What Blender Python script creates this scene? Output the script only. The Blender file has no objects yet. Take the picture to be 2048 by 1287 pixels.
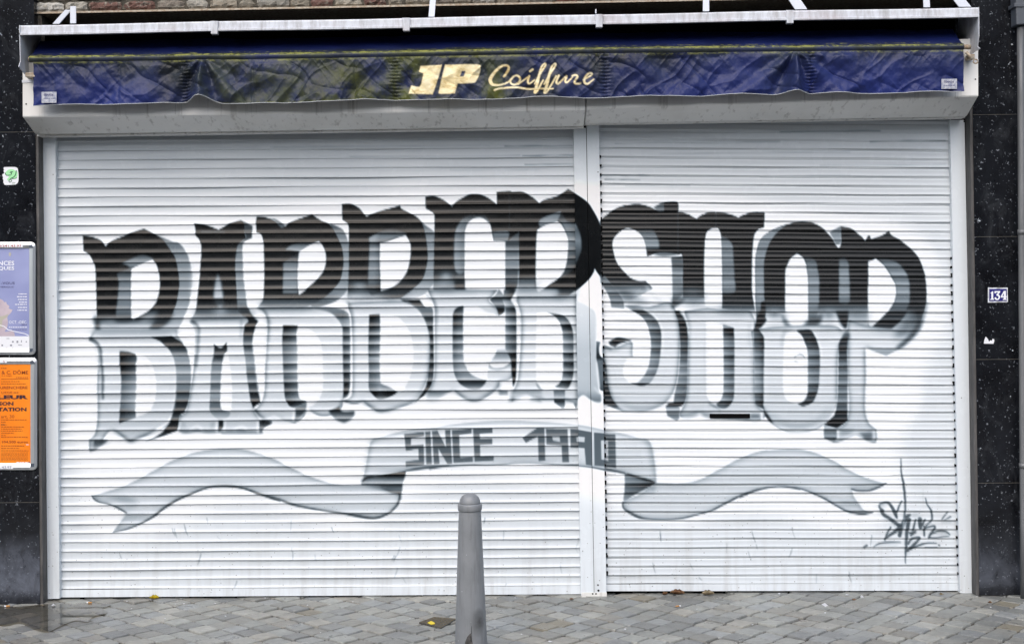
import bpy, bmesh, math, random
import numpy as np
from mathutils import Vector, Matrix
from mathutils.geometry import tessellate_polygon

# ------------------------------------------------------------------ scene, camera, sky, sun
sc = bpy.context.scene
col = sc.collection
random.seed(7)
rng = np.random.default_rng(7)

CAM_D, CAM_H, FPX, ROLL, HORIZON = 7.6, 1.75, 2570.0, 0.009, 599.0
cd = bpy.data.cameras.new("camera")
cam = bpy.data.objects.new("camera", cd)
col.objects.link(cam)
cd.sensor_width = 36.0
cd.lens = 36.0 * FPX / 2048.0
cd.shift_y = -(643.5 - HORIZON) / 2048.0
cd.clip_start, cd.clip_end = 0.05, 2000.0
_r = Vector((math.cos(ROLL), 0, -math.sin(ROLL)))
_u = Vector((math.sin(ROLL), 0, math.cos(ROLL)))
_b = Vector((0, -1, 0))
cam.matrix_world = Matrix(((_r.x, _u.x, _b.x, 0), (_r.y, _u.y, _b.y, -CAM_D), (_r.z, _u.z, _b.z, CAM_H), (0, 0, 0, 1)))
sc.camera = cam

SUN_EL, SUN_AZ = math.radians(44), math.radians(192)
world = bpy.data.worlds.new("World")
sc.world = world
world.use_nodes = True
wn = world.node_tree
sky = wn.nodes.new("ShaderNodeTexSky")
sky.sky_type = 'NISHITA'
sky.sun_disc = False
sky.sun_elevation = SUN_EL
sky.sun_rotation = SUN_AZ
sky.dust_density = 3.0
sky.air_density = 1.0
wn.links.new(sky.outputs[0], wn.nodes["Background"].inputs[0])
wn.nodes["Background"].inputs[1].default_value = 0.15

sd = bpy.data.lights.new("sun", 'SUN')
sd.energy = 1.4
sd.angle = math.radians(75)
sd.color = (1.0, 1.0, 0.995)
sun = bpy.data.objects.new("sun", sd)
col.objects.link(sun)
_d = Vector((math.sin(SUN_AZ) * math.cos(SUN_EL), math.cos(SUN_AZ) * math.cos(SUN_EL), math.sin(SUN_EL)))
sun.rotation_euler = _d.to_track_quat('Z', 'Y').to_euler()
sun.location = _d * 30

sc.view_settings.view_transform = 'Standard'
sc.view_settings.look = 'None'
sc.view_settings.exposure = 0.50
sc.view_settings.gamma = 1.0


def at(px, py, Y):
    """world point seen at photo pixel (2048 wide) on the vertical plane y = Y"""
    dy = Y + CAM_D
    a = (px - 1024.0) / FPX * dy
    b = (HORIZON - py) / FPX * dy
    return Vector((a * math.cos(ROLL) + b * math.sin(ROLL), Y, CAM_H - a * math.sin(ROLL) + b * math.cos(ROLL)))


def ground_at(px, py, z=0.0):
    """world point seen at a photo pixel on the ground"""
    a = (px - 1024.0) / FPX
    b = (HORIZON - py) / FPX
    dz = -a * math.sin(ROLL) + b * math.cos(ROLL)
    dy = (z - CAM_H) / dz
    return Vector(((a * math.cos(ROLL) + b * math.sin(ROLL)) * dy, dy - CAM_D, z))


# ------------------------------------------------------------------ object helpers
def tag(o, label=None, cat=None, group=None, kind=None):
    if label: o["label"] = label
    if cat: o["category"] = cat
    if group: o["group"] = group
    if kind: o["kind"] = kind
    return o


def empty(name, loc):
    o = bpy.data.objects.new(name, None)
    o.location = loc
    o.empty_display_size = 0.1
    col.objects.link(o)
    return o


def link_mesh(name, me, mats, parent=None):
    for m in (mats if isinstance(mats, (list, tuple)) else [mats]):
        me.materials.append(m)
    o = bpy.data.objects.new(name, me)
    col.objects.link(o)
    if parent is not None:
        o.parent = parent
        o.matrix_parent_inverse = Matrix.Translation(parent.location).inverted()
    return o


class MB:
    """collects shapes for one mesh"""
    def __init__(self):
        self.bm = bmesh.new()

    def poly(self, pts, mi=0):
        vs = [self.bm.verts.new(p) for p in pts]
        f = self.bm.faces.new(vs)
        f.material_index = mi
        return f

    def hexa(self, p, mi=0):
        """p: 8 points, bottom 4 then top 4 (same order)"""
        v = [self.bm.verts.new(q) for q in p]
        for f in ((3, 2, 1, 0), (4, 5, 6, 7), (0, 1, 5, 4), (1, 2, 6, 5), (2, 3, 7, 6), (3, 0, 4, 7)):
            self.bm.faces.new([v[i] for i in f]).material_index = mi

    def box(self, x0, x1, y0, y1, z0, z1, mi=0):
        self.hexa([(x0, y0, z0), (x1, y0, z0), (x1, y1, z0), (x0, y1, z0), (x0, y0, z1), (x1, y0, z1), (x1, y1, z1), (x0, y1, z1)], mi)

    def front(self, quad, Y0, Y1, mi=0):
        """a slab with the photo-traced outline TL TR BR BL at depth Y0, going straight back to Y1"""
        f = [at(x, y, Y0) for x, y in quad]
        k = [Vector((v.x, Y1, v.z)) for v in f]
        self.hexa([f[3], f[2], k[2], k[3], f[0], f[1], k[1], k[0]], mi)

    def prism(self, pts, off, mi=0):
        """extrude the planar outline pts by vector off, both ends closed"""
        off = Vector(off)
        a = [self.bm.verts.new(p) for p in pts]
        b = [self.bm.verts.new(Vector(p) + off) for p in pts]
        for t in tessellate_polygon([[Vector(p) for p in pts]]):
            for vs in ([a[i] for i in t], [b[i] for i in reversed(t)]):
                try: self.bm.faces.new(vs).material_index = mi
                except ValueError: pass
        n = len(pts)
        for i in range(n):
            j = (i + 1) % n
            self.bm.faces.new((a[i], b[i], b[j], a[j])).material_index = mi

    def tube(self, pts, r, n=10, mi=0):
        pts = [Vector(p) for p in pts]
        rs = r if isinstance(r, (list, tuple)) else [r] * len(pts)
        rings = []
        for i, p in enumerate(pts):
            d = (pts[min(i + 1, len(pts) - 1)] - pts[max(i - 1, 0)]).normalized()
            s = d.cross(Vector((0, 0, 1)))
            if s.length < 1e-4: s = d.cross(Vector((1, 0, 0)))
            s.normalize(); t = s.cross(d)
            rings.append([self.bm.verts.new(p + (s * math.cos(a) + t * math.sin(a)) * rs[i]) for a in [2 * math.pi * k / n for k in range(n)]])
        for a, b in zip(rings, rings[1:]):
            for k in range(n):
                f = self.bm.faces.new((a[k], a[(k + 1) % n], b[(k + 1) % n], b[k])); f.smooth = True; f.material_index = mi
        self.bm.faces.new(list(reversed(rings[0]))).material_index = mi
        self.bm.faces.new(rings[-1]).material_index = mi

    def lathe(self, prof, center, n=48, mi=0):
        rings = []
        for r, z in prof:
            rings.append([self.bm.verts.new((center[0] + r * math.cos(2 * math.pi * k / n), center[1] + r * math.sin(2 * math.pi * k / n), center[2] + z)) for k in range(n)] if r > 1e-6
                         else [self.bm.verts.new((center[0], center[1], center[2] + z))])
        for a, b in zip(rings, rings[1:]):
            for k in range(n):
                q = [a[k % len(a)], a[(k + 1) % len(a)], b[(k + 1) % len(b)], b[k % len(b)]]
                u = []
                for v in q:
                    if v not in u: u.append(v)
                if len(u) > 2:
                    f = self.bm.faces.new(u); f.smooth = True; f.material_index = mi

    def bevel(self, w, seg=2):
        bmesh.ops.bevel(self.bm, geom=list(self.bm.edges), offset=w, segments=seg, affect='EDGES', profile=0.5)
        return self

    def build(self, name, mats, parent=None):
        bmesh.ops.recalc_face_normals(self.bm, faces=self.bm.faces)
        me = bpy.data.meshes.new(name)
        self.bm.to_mesh(me)
        self.bm.free()
        return link_mesh(name, me, mats, parent)


def grid_mesh(name, co, colors, mat, parent=None, smooth=True, extra=None):
    R, C = co.shape[:2]
    idx = np.arange(R * C).reshape(R, C)
    q = np.stack([idx[:-1, :-1], idx[1:, :-1], idx[1:, 1:], idx[:-1, 1:]], -1).reshape(-1, 4)
    me = bpy.data.meshes.new(name)
    me.vertices.add(R * C)
    me.vertices.foreach_set("co", co.reshape(-1).astype(np.float32))
    nf = len(q)
    me.loops.add(nf * 4)
    me.loops.foreach_set("vertex_index", q.reshape(-1).astype(np.int32))
    me.polygons.add(nf)
    me.polygons.foreach_set("loop_start", (np.arange(nf) * 4).astype(np.int32))
    me.polygons.foreach_set("use_smooth", np.full(nf, smooth))
    me.update(calc_edges=True)
    for nm, arr in ([("paint", colors)] if colors is not None else []) + (extra or []):
        at_ = me.attributes.new(nm, 'FLOAT_COLOR', 'POINT')
        c4 = np.ones((R * C, 4), np.float32)
        c4[:, :3] = arr.reshape(-1, 3)
        at_.data.foreach_set("color", c4.reshape(-1))
    return link_mesh(name, me, mat, parent)


# ------------------------------------------------------------------ numpy value noise
def vnoise(x, y, seed=0):
    xi, yi = np.floor(x).astype(int), np.floor(y).astype(int)
    fx, fy = x - xi, y - yi
    fx, fy = fx * fx * (3 - 2 * fx), fy * fy * (3 - 2 * fy)
    def h(a, b):
        n = (a * 374761393 + b * 668265263 + seed * 974711) & 0xffffffff
        n = ((n ^ (n >> 13)) * 1274126177) & 0xffffffff
        return ((n ^ (n >> 16)) & 0xffff) / 65535.0
    return (h(xi, yi) * (1 - fx) + h(xi + 1, yi) * fx) * (1 - fy) + (h(xi, yi + 1) * (1 - fx) + h(xi + 1, yi + 1) * fx) * fy


def fnoise(x, y, seed=0, o=4):
    s, a, t = 0, 1.0, 0
    for k in range(o):
        s = s + a * vnoise(x * 2 ** k, y * 2 ** k, seed + k * 17)
        t += a; a *= 0.5
    return s / t

# ------------------------------------------------------------------ materials
def lin(c):
    c = np.asarray(c, float) / 255.0
    return np.where(c <= 0.04045, c / 12.92, ((c + 0.055) / 1.055) ** 2.4)


class NM:
    def __init__(self, name, rough=0.5, metal=0.0, base=(0.5, 0.5, 0.5), spec=None):
        self.m = bpy.data.materials.new(name)
        self.m.use_nodes = True
        self.t = self.m.node_tree
        self.p = self.t.nodes["Principled BSDF"]
        self.p.inputs["Roughness"].default_value = rough
        self.p.inputs["Metallic"].default_value = metal
        self.p.inputs["Base Color"].default_value = (*base, 1)
        if spec is not None: self.p.inputs["Specular IOR Level"].default_value = spec
        self._co = None

    def n(self, ty, **kw):
        nd = self.t.nodes.new(ty)
        for k, v in kw.items(): setattr(nd, k, v)
        return nd

    def l(self, a, b): self.t.links.new(a, b)

    def co(self, scale=(1, 1, 1)):
        tc = self.n("ShaderNodeTexCoord"); mp = self.n("ShaderNodeMapping")
        mp.inputs["Scale"].default_value = scale
        self.l(tc.outputs["Object"], mp.inputs[0])
        return mp.outputs[0]

    def noise(self, s, detail=4, rough=0.55, scale=(1, 1, 1), dist=0.0):
        nz = self.n("ShaderNodeTexNoise")
        nz.inputs["Scale"].default_value = s
        nz.inputs["Detail"].default_value = detail
        nz.inputs["Roughness"].default_value = rough
        nz.inputs["Distortion"].default_value = dist
        self.l(self.co(scale), nz.inputs["Vector"])
        return nz.outputs["Fac"]

    def ramp(self, fac, stops, interp='LINEAR'):
        r = self.n("ShaderNodeValToRGB")
        r.color_ramp.interpolation = interp
        e = r.color_ramp.elements
        while len(e) < len(stops): e.new(0.5)
        for k, (p, c) in enumerate(stops):
            e[k].position = p
            e[k].color = (*c, 1) if isinstance(c, (tuple, list)) else (c, c, c, 1)
        self.l(fac, r.inputs[0])
        return r.outputs[0]

    def mix(self, fac, a, b, mode='MIX'):
        m = self.n("ShaderNodeMix", data_type='RGBA', blend_type=mode)
        for s, v in ((0, fac), (6, a), (7, b)):
            if isinstance(v, (int, float)): m.inputs[s].default_value = v
            elif isinstance(v, tuple): m.inputs[s].default_value = (*v, 1)
            else: self.l(v, m.inputs[s])
        return m.outputs[2]

    def math(self, op, a, b=None, clamp=False):
        m = self.n("ShaderNodeMath", operation=op, use_clamp=clamp)
        for s, v in ((0, a), (1, b)):
            if v is None: continue
            if isinstance(v, (int, float)): m.inputs[s].default_value = v
            else: self.l(v, m.inputs[s])
        return m.outputs[0]

    def sep(self, which="Object"):
        tc = self.n("ShaderNodeTexCoord"); s = self.n("ShaderNodeSeparateXYZ")
        self.l(tc.outputs[which], s.inputs[0])
        return s.outputs

    def attr(self, name):
        a = self.n("ShaderNodeAttribute", attribute_name=name)
        return a.outputs["Color"]

    def voro(self, s, scale=(1, 1, 1), feature='F1', rnd=1.0):
        v = self.n("ShaderNodeTexVoronoi", feature=feature)
        v.inputs["Scale"].default_value = s
        v.inputs["Randomness"].default_value = rnd
        self.l(self.co(scale), v.inputs["Vector"])
        return v

    def color(self, s): self.l(s, self.p.inputs["Base Color"]); return self
    def rough(self, s): self.l(s, self.p.inputs["Roughness"]); return self

    def bump(self, h, strength=0.3, dist=0.01):
        b = self.n("ShaderNodeBump")
        b.inputs["Strength"].default_value = strength
        b.inputs["Distance"].default_value = dist
        self.l(h, b.inputs["Height"])
        self.l(b.outputs[0], self.p.inputs["Normal"])
        return self


def specks(m, s, size, seed_scale=(1, 1, 1), keep=0.5):
    """0/1 mask of scattered irregular flecks"""
    v = m.voro(s, seed_scale)
    d = m.math('ADD', v.outputs["Distance"], m.math('MULTIPLY', m.noise(s * 2.3, 3), size * 0.9))
    inside = m.math('LESS_THAN', d, size * 1.05)
    sp = m.n("ShaderNodeSeparateColor"); m.l(v.outputs["Color"], sp.inputs[0])
    return m.math('MULTIPLY', inside, m.math('LESS_THAN', sp.outputs[0], keep)), sp.outputs[1]


M = {}
# white lacquered shutter carrying the sprayed lettering
def shutter_mat(name, grime):
    m = NM(name, rough=0.3, spec=0.27)
    c = m.attr("paint")
    f1, _ = specks(m, 16, 0.085, (1, 1, 1.4), 0.42 * grime)
    f2, _ = specks(m, 40, 0.20, (1, 1, 1), 0.42 * grime)
    zz = m.sep()[2]
    low = m.ramp(zz, [(0.0, 1.0), (0.45, 0.75), (0.95, 0.06)])
    fm = m.math('MULTIPLY', m.math('MAXIMUM', f1, f2), low)
    c = m.mix(m.math('MULTIPLY', fm, 0.75), c, (0.10, 0.095, 0.085))
    st = m.ramp(m.noise(3.0, 5, 0.6, (6, 1, 0.6)), [(0.45, 0.0), (0.75, 1.0)])
    c = m.mix(m.math('MULTIPLY', m.math('MULTIPLY', st, m.ramp(zz, [(0.0, 1.0), (0.16, 0.6), (0.45, 0.2), (0.9, 0.0)])), 0.42), c, (0.30, 0.28, 0.25))
    m.color(c)
    m.rough(m.ramp(m.noise(9, 3), [(0.3, 0.20), (0.8, 0.33)]))
    return m.m
M['curtain'] = shutter_mat("painted_shutter", 1.0)
M['guide'] = shutter_mat("painted_guide", 0.7)

m = NM("box_lacquer", rough=0.4)
c = m.mix(m.ramp(m.noise(2.0, 5, 0.6, (1.0, 1, 0.25)), [(0.4, 0.0), (0.8, 1.0)]), (0.80, 0.80, 0.78), (0.62, 0.61, 0.57))
c = m.mix(m.math('MULTIPLY', m.ramp(m.noise(14, 4, 0.6, (2.2, 1, 0.06)), [(0.56, 0.0), (0.70, 1.0)]), 0.5), c, (0.20, 0.185, 0.16))
M['box'] = m.color(c).m

m = NM("hood_metal", rough=0.45)
c = m.mix(m.ramp(m.noise(11, 7, 0.72, (2.2, 1, 0.5)), [(0.42, 0.0), (0.80, 1.0)]), (0.64, 0.67, 0.72), (0.24, 0.225, 0.22))
c = m.mix(m.math('MULTIPLY', m.ramp(m.noise(5, 4), [(0.5, 0.0), (0.7, 1.0)]), 0.35), c, (0.42, 0.33, 0.33))
M['hood'] = m.color(c).m

M['bracket'] = NM("bracket_white", 0.4, base=(0.62, 0.645, 0.69)).m
M['dark'] = NM("dark_interior", 0.9, base=(0.006, 0.006, 0.007), spec=0.1).m  # near-black base paints in the shade inside hood and recess
M['black'] = NM("black_plastic", 0.8, base=(0.003, 0.003, 0.003), spec=0.08).m
M['screw'] = NM("screw_steel", 0.4, 0.6, base=(0.25, 0.25, 0.25)).m

m = NM("rusty_steel", rough=0.65, metal=0.4)
M['rust'] = m.color(m.ramp(m.noise(60, 4), [(0.3, (0.28, 0.2, 0.13)), (0.7, (0.5, 0.46, 0.38))])).m

# black polished stone with mineral flecks, dust and lime bloom near the pavement
def stone(name, bloom):
    m = NM(name, rough=0.16, spec=0.30)
    base = m.ramp(m.noise(5, 6, 0.65), [(0.3, (0.004, 0.004, 0.005)), (0.75, (0.014, 0.016, 0.020))])
    base = m.mix(m.math('MULTIPLY', m.ramp(m.noise(9, 7, 0.72, (1, 1, 0.6), 0.8), [(0.52, 0.0), (0.72, 1.0)]), 0.5), base, (0.05, 0.054, 0.06))
    clus = m.ramp(m.noise(13, 4, 0.6), [(0.36, 0.25), (0.62, 1.0)])
    f1 = m.math('MULTIPLY', m.ramp(m.noise(75, 3, 0.5), [(0.655, 0.0), (0.72, 1.0)]), clus)
    f2 = m.math('MULTIPLY', m.ramp(m.noise(34, 4, 0.6), [(0.70, 0.0), (0.735, 1.0)]), clus)
    f3_, r3_ = specks(m, 19, 0.06, (1, 0.6, 0.7), 0.35)
    c = m.mix(m.math('MULTIPLY', f1, 0.75), base, (0.34, 0.37, 0.42))
    c = m.mix(m.math('MULTIPLY', m.math('MAXIMUM', f2, m.math('MULTIPLY', f3_, r3_)), 0.9), c, (0.60, 0.66, 0.72))
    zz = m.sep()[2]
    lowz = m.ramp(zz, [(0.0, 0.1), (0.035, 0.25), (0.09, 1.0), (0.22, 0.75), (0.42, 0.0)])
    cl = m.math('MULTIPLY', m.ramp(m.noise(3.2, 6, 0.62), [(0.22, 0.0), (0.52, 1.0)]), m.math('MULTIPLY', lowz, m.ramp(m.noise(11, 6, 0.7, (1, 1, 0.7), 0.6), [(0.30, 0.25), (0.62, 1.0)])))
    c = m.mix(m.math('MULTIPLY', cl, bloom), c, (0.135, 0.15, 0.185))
    f3, r3 = specks(m, 18, 0.17, (1, 1, 1), 0.40)
    c = m.mix(m.math('MULTIPLY', m.math('MULTIPLY', f3, cl), 0.85), c, (0.015, 0.015, 0.018))
    m.color(c)
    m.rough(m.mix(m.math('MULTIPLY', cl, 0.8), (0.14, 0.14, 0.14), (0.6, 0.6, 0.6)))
    return m.m
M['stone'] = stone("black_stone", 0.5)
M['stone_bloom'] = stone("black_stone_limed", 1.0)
m = NM("stone_edge", rough=0.7)
M['edge'] = m.color(m.ramp(m.noise(25, 5, 0.65, (1, 1, 0.2)), [(0.3, (0.035, 0.034, 0.034)), (0.62, (0.095, 0.092, 0.09)), (0.8, (0.20, 0.19, 0.18))])).bump(m.noise(60, 4), 0.4, 0.004).m
m = NM("dark_putty", rough=0.85)
M['putty'] = m.color(m.ramp(m.noise(20, 4, 0.6, (1, 1, 0.3)), [(0.3, (0.03, 0.026, 0.022)), (0.8, (0.10, 0.085, 0.07))])).m
m = NM("stone_joint", rough=0.9, base=(0.16, 0.15, 0.13)); M['joint'] = m.m

# old rough brick
m = NM("rough_brick", rough=0.95)
c = m.attr("tone")
c = m.mix(m.ramp(m.noise(26, 5, 0.7), [(0.52, 0.0), (0.66, 1.0)]), c, (0.30, 0.28, 0.23))
c = m.mix(m.ramp(m.noise(22, 5, 0.7, dist=0.6), [(0.55, 0.0), (0.68, 1.0)]), c, (0.05, 0.045, 0.04))
M['brick'] = m.color(c).bump(m.noise(50, 6, 0.7), 0.9, 0.012).m
m = NM("old_mortar", rough=0.95)
M['mortar'] = m.color(m.ramp(m.noise(30, 5), [(0.3, (0.03, 0.027, 0.022)), (0.7, (0.13, 0.115, 0.09))])).bump(m.noise(60, 5), 0.8, 0.01).m

# awning cloth
def cloth(name):
    m = NM(name, rough=0.40, spec=0.22)
    moss = m.attr("moss")
    sp = m.n("ShaderNodeSeparateColor"); m.l(moss, sp.inputs[0])
    base = m.mix(m.ramp(m.noise(2.5, 4), [(0.3, 0.0), (0.7, 1.0)]), (0.011, 0.018, 0.092), (0.019, 0.031, 0.165))
    g = m.math('MULTIPLY', sp.outputs[0], m.ramp(m.noise(5, 5, 0.6), [(0.25, 0.0), (0.60, 1.0)]))
    base = m.mix(m.math('MULTIPLY', g, 0.92), base, (0.026, 0.033, 0.034))
    blk = m.math('MULTIPLY', m.math('ADD', 0.25, sp.outputs[0]), m.ramp(m.noise(4.5, 6, 0.68, (1, 1, 0.6), 0.7), [(0.46, 0.0), (0.66, 1.0)]))
    base = m.mix(m.math('MULTIPLY', blk, 0.7), base, (0.010, 0.012, 0.014))
    y = m.math('MULTIPLY', sp.outputs[1], m.ramp(m.noise(9, 6, 0.7), [(0.38, 0.0), (0.62, 1.0)]))
    base = m.mix(m.math('MULTIPLY', y, 0.85), base, (0.085, 0.095, 0.014))
    fl = m.math('MULTIPLY', sp.outputs[2], m.ramp(m.math('MULTIPLY', m.noise(70, 4, 0.7, (0.5, 1, 1)), m.ramp(m.noise(7, 3), [(0.3, 0.72), (0.7, 1.15)])), [(0.40, 0.0), (0.56, 1.0)]))
    base = m.mix(m.math('MULTIPLY', fl, 0.85), base, (0.30, 0.31, 0.075))
    p = m.attr("paint")
    sp2 = m.n("ShaderNodeSeparateColor"); m.l(p, sp2.inputs[0])
    gold = m.ramp(m.noise(16, 5, 0.65, (0.5, 1, 1.4), 0.8), [(0.34, (0.58, 0.44, 0.20)), (0.46, (0.80, 0.67, 0.38)), (0.66, (0.88, 0.80, 0.56))])  # browner tones in the gold paint in the shading of the creases
    base = m.mix(sp2.outputs[0], base, gold)
    m.color(base)
    m.bump(m.noise(900, 2), 0.10, 0.002)
    return m.m
M['cloth'] = cloth("awning_cloth")
M['hem'] = NM("hem_piping", 0.6, base=(0.42, 0.44, 0.45)).m
m = NM("label_film", 0.35)
M['film'] = m.color(m.ramp(m.noise(60, 4, 0.6), [(0.35, (0.22, 0.24, 0.34)), (0.65, (0.55, 0.56, 0.58))])).m

# pavement
m = NM("sandstone_sett", rough=0.55)
t = m.attr("tone")
c = m.mix(m.ramp(m.noise(18, 6, 0.65, (1, 2.4, 1), 0.5), [(0.3, 0.0), (0.7, 1.0)]), t, (0.115, 0.115, 0.108))
c = m.mix(0.55, t, c)
c = m.mix(m.math('MULTIPLY', m.ramp(m.noise(1.6, 5), [(0.42, 0.0), (0.66, 1.0)]), 0.35), c, (0.10, 0.10, 0.095))
f, r = specks(m, 34, 0.09, (1, 1, 1), 0.18)
c = m.mix(m.math('MULTIPLY', f, 0.5), c, (0.45, 0.44, 0.40))
m.color(c)
m.rough(m.ramp(m.noise(4, 4), [(0.3, 0.24), (0.7, 0.55)]))
M['sett'] = m.bump(m.noise(26, 7, 0.68, (1, 2.2, 1), 0.6), 0.75, 0.012).m
m = NM("joint_grit", rough=0.9)
M['grit'] = m.color(m.ramp(m.noise(120, 5, 0.7), [(0.3, (0.030, 0.028, 0.024)), (0.7, (0.11, 0.10, 0.085))])).bump(m.noise(200, 4), 0.6, 0.004).m
m = NM("street_asphalt", rough=0.85)
M['asphalt'] = m.color(m.ramp(m.noise(80, 5), [(0.3, (0.04, 0.04, 0.04)), (0.7, (0.075, 0.073, 0.07))])).m

m = NM("puddle_water")
fr = m.n("ShaderNodeFresnel"); fr.inputs["IOR"].default_value = 1.38
tr = m.n("ShaderNodeBsdfTransparent"); tr.inputs[0].default_value = (0.78, 0.75, 0.69, 1)
gs = m.n("ShaderNodeBsdfGlossy"); gs.inputs["Roughness"].default_value = 0.03; gs.inputs[0].default_value = (0.95, 0.95, 0.95, 1)
mx = m.n("ShaderNodeMixShader")
m.l(fr.outputs[0], mx.inputs[0]); m.l(tr.outputs[0], mx.inputs[1]); m.l(gs.outputs[0], mx.inputs[2])
m.l(mx.outputs[0], m.t.nodes["Material Output"].inputs["Surface"])
M['water'] = m.m

# bollard paint with scuffs
m = NM("bollard_paint", rough=0.42)
c = m.ramp(m.noise(7, 5), [(0.3, (0.185, 0.196, 0.206)), (0.7, (0.235, 0.247, 0.258))])
c = m.mix(m.math('MULTIPLY', m.ramp(m.noise(16, 6, 0.65, (2.5, 2.5, 0.3)), [(0.50, 0.0), (0.72, 1.0)]), 0.45), c, (0.09, 0.09, 0.092))
f, r = specks(m, 48, 0.13, (1, 1, 0.7), 0.30)
c = m.mix(m.math('MULTIPLY', f, 0.8), c, (0.55, 0.57, 0.6))
f, r = specks(m, 45, 0.10, (1, 1, 0.6), 0.16)
c = m.mix(m.math('MULTIPLY', f, 0.8), c, (0.03, 0.03, 0.03))
x, y, z = m.sep()
# sooty smear on the right and a torn-off flake at the foot
d1 = m.math('ADD', m.math('POWER', m.math('DIVIDE', m.math('SUBTRACT', x, 0.040), 0.032), 2.0), m.math('POWER', m.math('DIVIDE', m.math('SUBTRACT', z, 0.175), 0.075), 2.0))
sm = m.math('MULTIPLY', m.ramp(d1, [(0.0, 1.0), (1.0, 0.0)]), m.ramp(m.noise(14, 5, 0.6), [(0.25, 0.1), (0.6, 1.0)]))
c = m.mix(m.math('MULTIPLY', sm, 0.85), c, (0.035, 0.034, 0.034))
M['bollard'] = m.color(c).bump(m.noise(120, 4), 0.18, 0.003).m
m = NM("bare_iron", rough=0.8)
M['iron'] = m.color(m.ramp(m.noise(40, 5), [(0.35, (0.012, 0.012, 0.012)), (0.7, (0.11, 0.105, 0.10))])).bump(m.noise(60, 5), 0.7, 0.006).m

m = NM("frame_aluminium", rough=0.32, metal=0.85)
M['alu'] = m.color(m.ramp(m.noise(30, 3, 0.5, (1, 1, 0.05)), [(0.3, (0.62, 0.65, 0.68)), (0.7, (0.80, 0.83, 0.86))])).m
M['alu_dark'] = NM("frame_corner", 0.35, 0.7, base=(0.16, 0.19, 0.24)).m
m = NM("poster_mauve", rough=0.25)
M['mauve'] = m.color(m.ramp(m.noise(2.5, 3), [(0.3, (0.22, 0.245, 0.46)), (0.7, (0.34, 0.37, 0.60))])).m
m = NM("poster_orange", rough=0.3)
M['orange'] = m.color(m.ramp(m.noise(6, 4), [(0.3, (0.86, 0.21, 0.010)), (0.7, (0.93, 0.28, 0.022))])).m
m = NM("poster_skin", rough=0.3)
M['skin'] = m.color(m.ramp(m.noise(9, 3), [(0.3, (0.40, 0.33, 0.40)), (0.7, (0.58, 0.49, 0.53))])).m
M['paper'] = NM("white_paper", 0.55, base=(0.78, 0.79, 0.82)).m
M['ink_white'] = NM("white_ink", 0.4, base=(0.82, 0.83, 0.88)).m
M['ink_dark'] = NM("dark_ink", 0.4, base=(0.05, 0.02, 0.03)).m
M['ink_navy'] = NM("navy_ink", 0.4, base=(0.06, 0.06, 0.15)).m
M['ink_red'] = NM("red_ink", 0.4, base=(0.35, 0.06, 0.05)).m
M['ink_brown'] = NM("brown_ink", 0.4, base=(0.33, 0.06, 0.012)).m
M['ink_grey'] = NM("grey_ink", 0.4, base=(0.25, 0.26, 0.30)).m
M['ink_gold'] = NM("pale_gold_ink", 0.4, base=(0.46, 0.44, 0.36)).m
M['green'] = NM("sticker_green", 0.45, base=(0.36, 0.75, 0.38)).m
M['ink_green'] = NM("sticker_line", 0.5, base=(0.03, 0.13, 0.06)).m
m = NM("enamel_blue", rough=0.2)
M['enamel'] = m.color(m.ramp(m.noise(30, 3), [(0.3, (0.024, 0.024, 0.15)), (0.7, (0.040, 0.038, 0.21))])).m
m = NM("enamel_white", rough=0.3)
M['enamel_w'] = m.color(m.ramp(m.noise(40, 4), [(0.35, (0.42, 0.42, 0.42)), (0.55, (0.80, 0.82, 0.86))])).m
m = NM("zinc_pipe", rough=0.5, metal=0.3)
M['zinc'] = m.color(m.ramp(m.noise(10, 5, 0.6, (1, 1, 0.15)), [(0.3, (0.10, 0.105, 0.11)), (0.7, (0.22, 0.225, 0.23))])).m
M['slate'] = NM("slate_paint", 0.5, base=(0.075, 0.085, 0.10)).m
m = NM("cast_cover", rough=0.6)
M['cover'] = m.color(m.ramp(m.noise(90, 3), [(0.4, (0.035, 0.034, 0.032)), (0.7, (0.13, 0.12, 0.10))])).m
M['yellow'] = NM("yellow_paint", 0.6, base=(0.75, 0.58, 0.03)).m
M['ochre'] = NM("ochre_paint", 0.7, base=(0.115, 0.085, 0.035)).m
m = NM("yellow_leaf", rough=0.5)
M['leaf_y'] = m.color(m.ramp(m.noise(60, 3), [(0.35, (0.62, 0.46, 0.01)), (0.6, (0.80, 0.66, 0.03))])).m
m = NM("brown_leaf", rough=0.7)
M['leaf_b'] = m.color(m.ramp(m.noise(60, 3), [(0.35, (0.20, 0.09, 0.04)), (0.65, (0.42, 0.26, 0.14))])).m
m = NM("buff_leaf", rough=0.7)
M['leaf_t'] = m.color(m.ramp(m.noise(60, 3), [(0.35, (0.34, 0.27, 0.17)), (0.65, (0.52, 0.44, 0.30))])).m
M['filter'] = NM("cigarette_filter", 0.7, base=(0.52, 0.26, 0.08)).m

# ------------------------------------------------------------------ sprayed lettering: a small painter
# Traced outlines are kept in photo pixels; the grey they lay down is read by the shutter vertices, so the
# paint lies on every slat, on the post between the two shutters and nowhere else. The grey strips also carry slat shading in their stops.
def parse(tile, s):
    ox, oy, k = tile
    out = []
    for tok in s.split():
        cor = tok.endswith('!')
        a = tok.rstrip('!').split(',')
        out.append((ox + float(a[0]) / k, oy + float(a[1]) / k, cor) + ((float(a[2]) / k,) if len(a) > 2 else ()))
    return out


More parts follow.
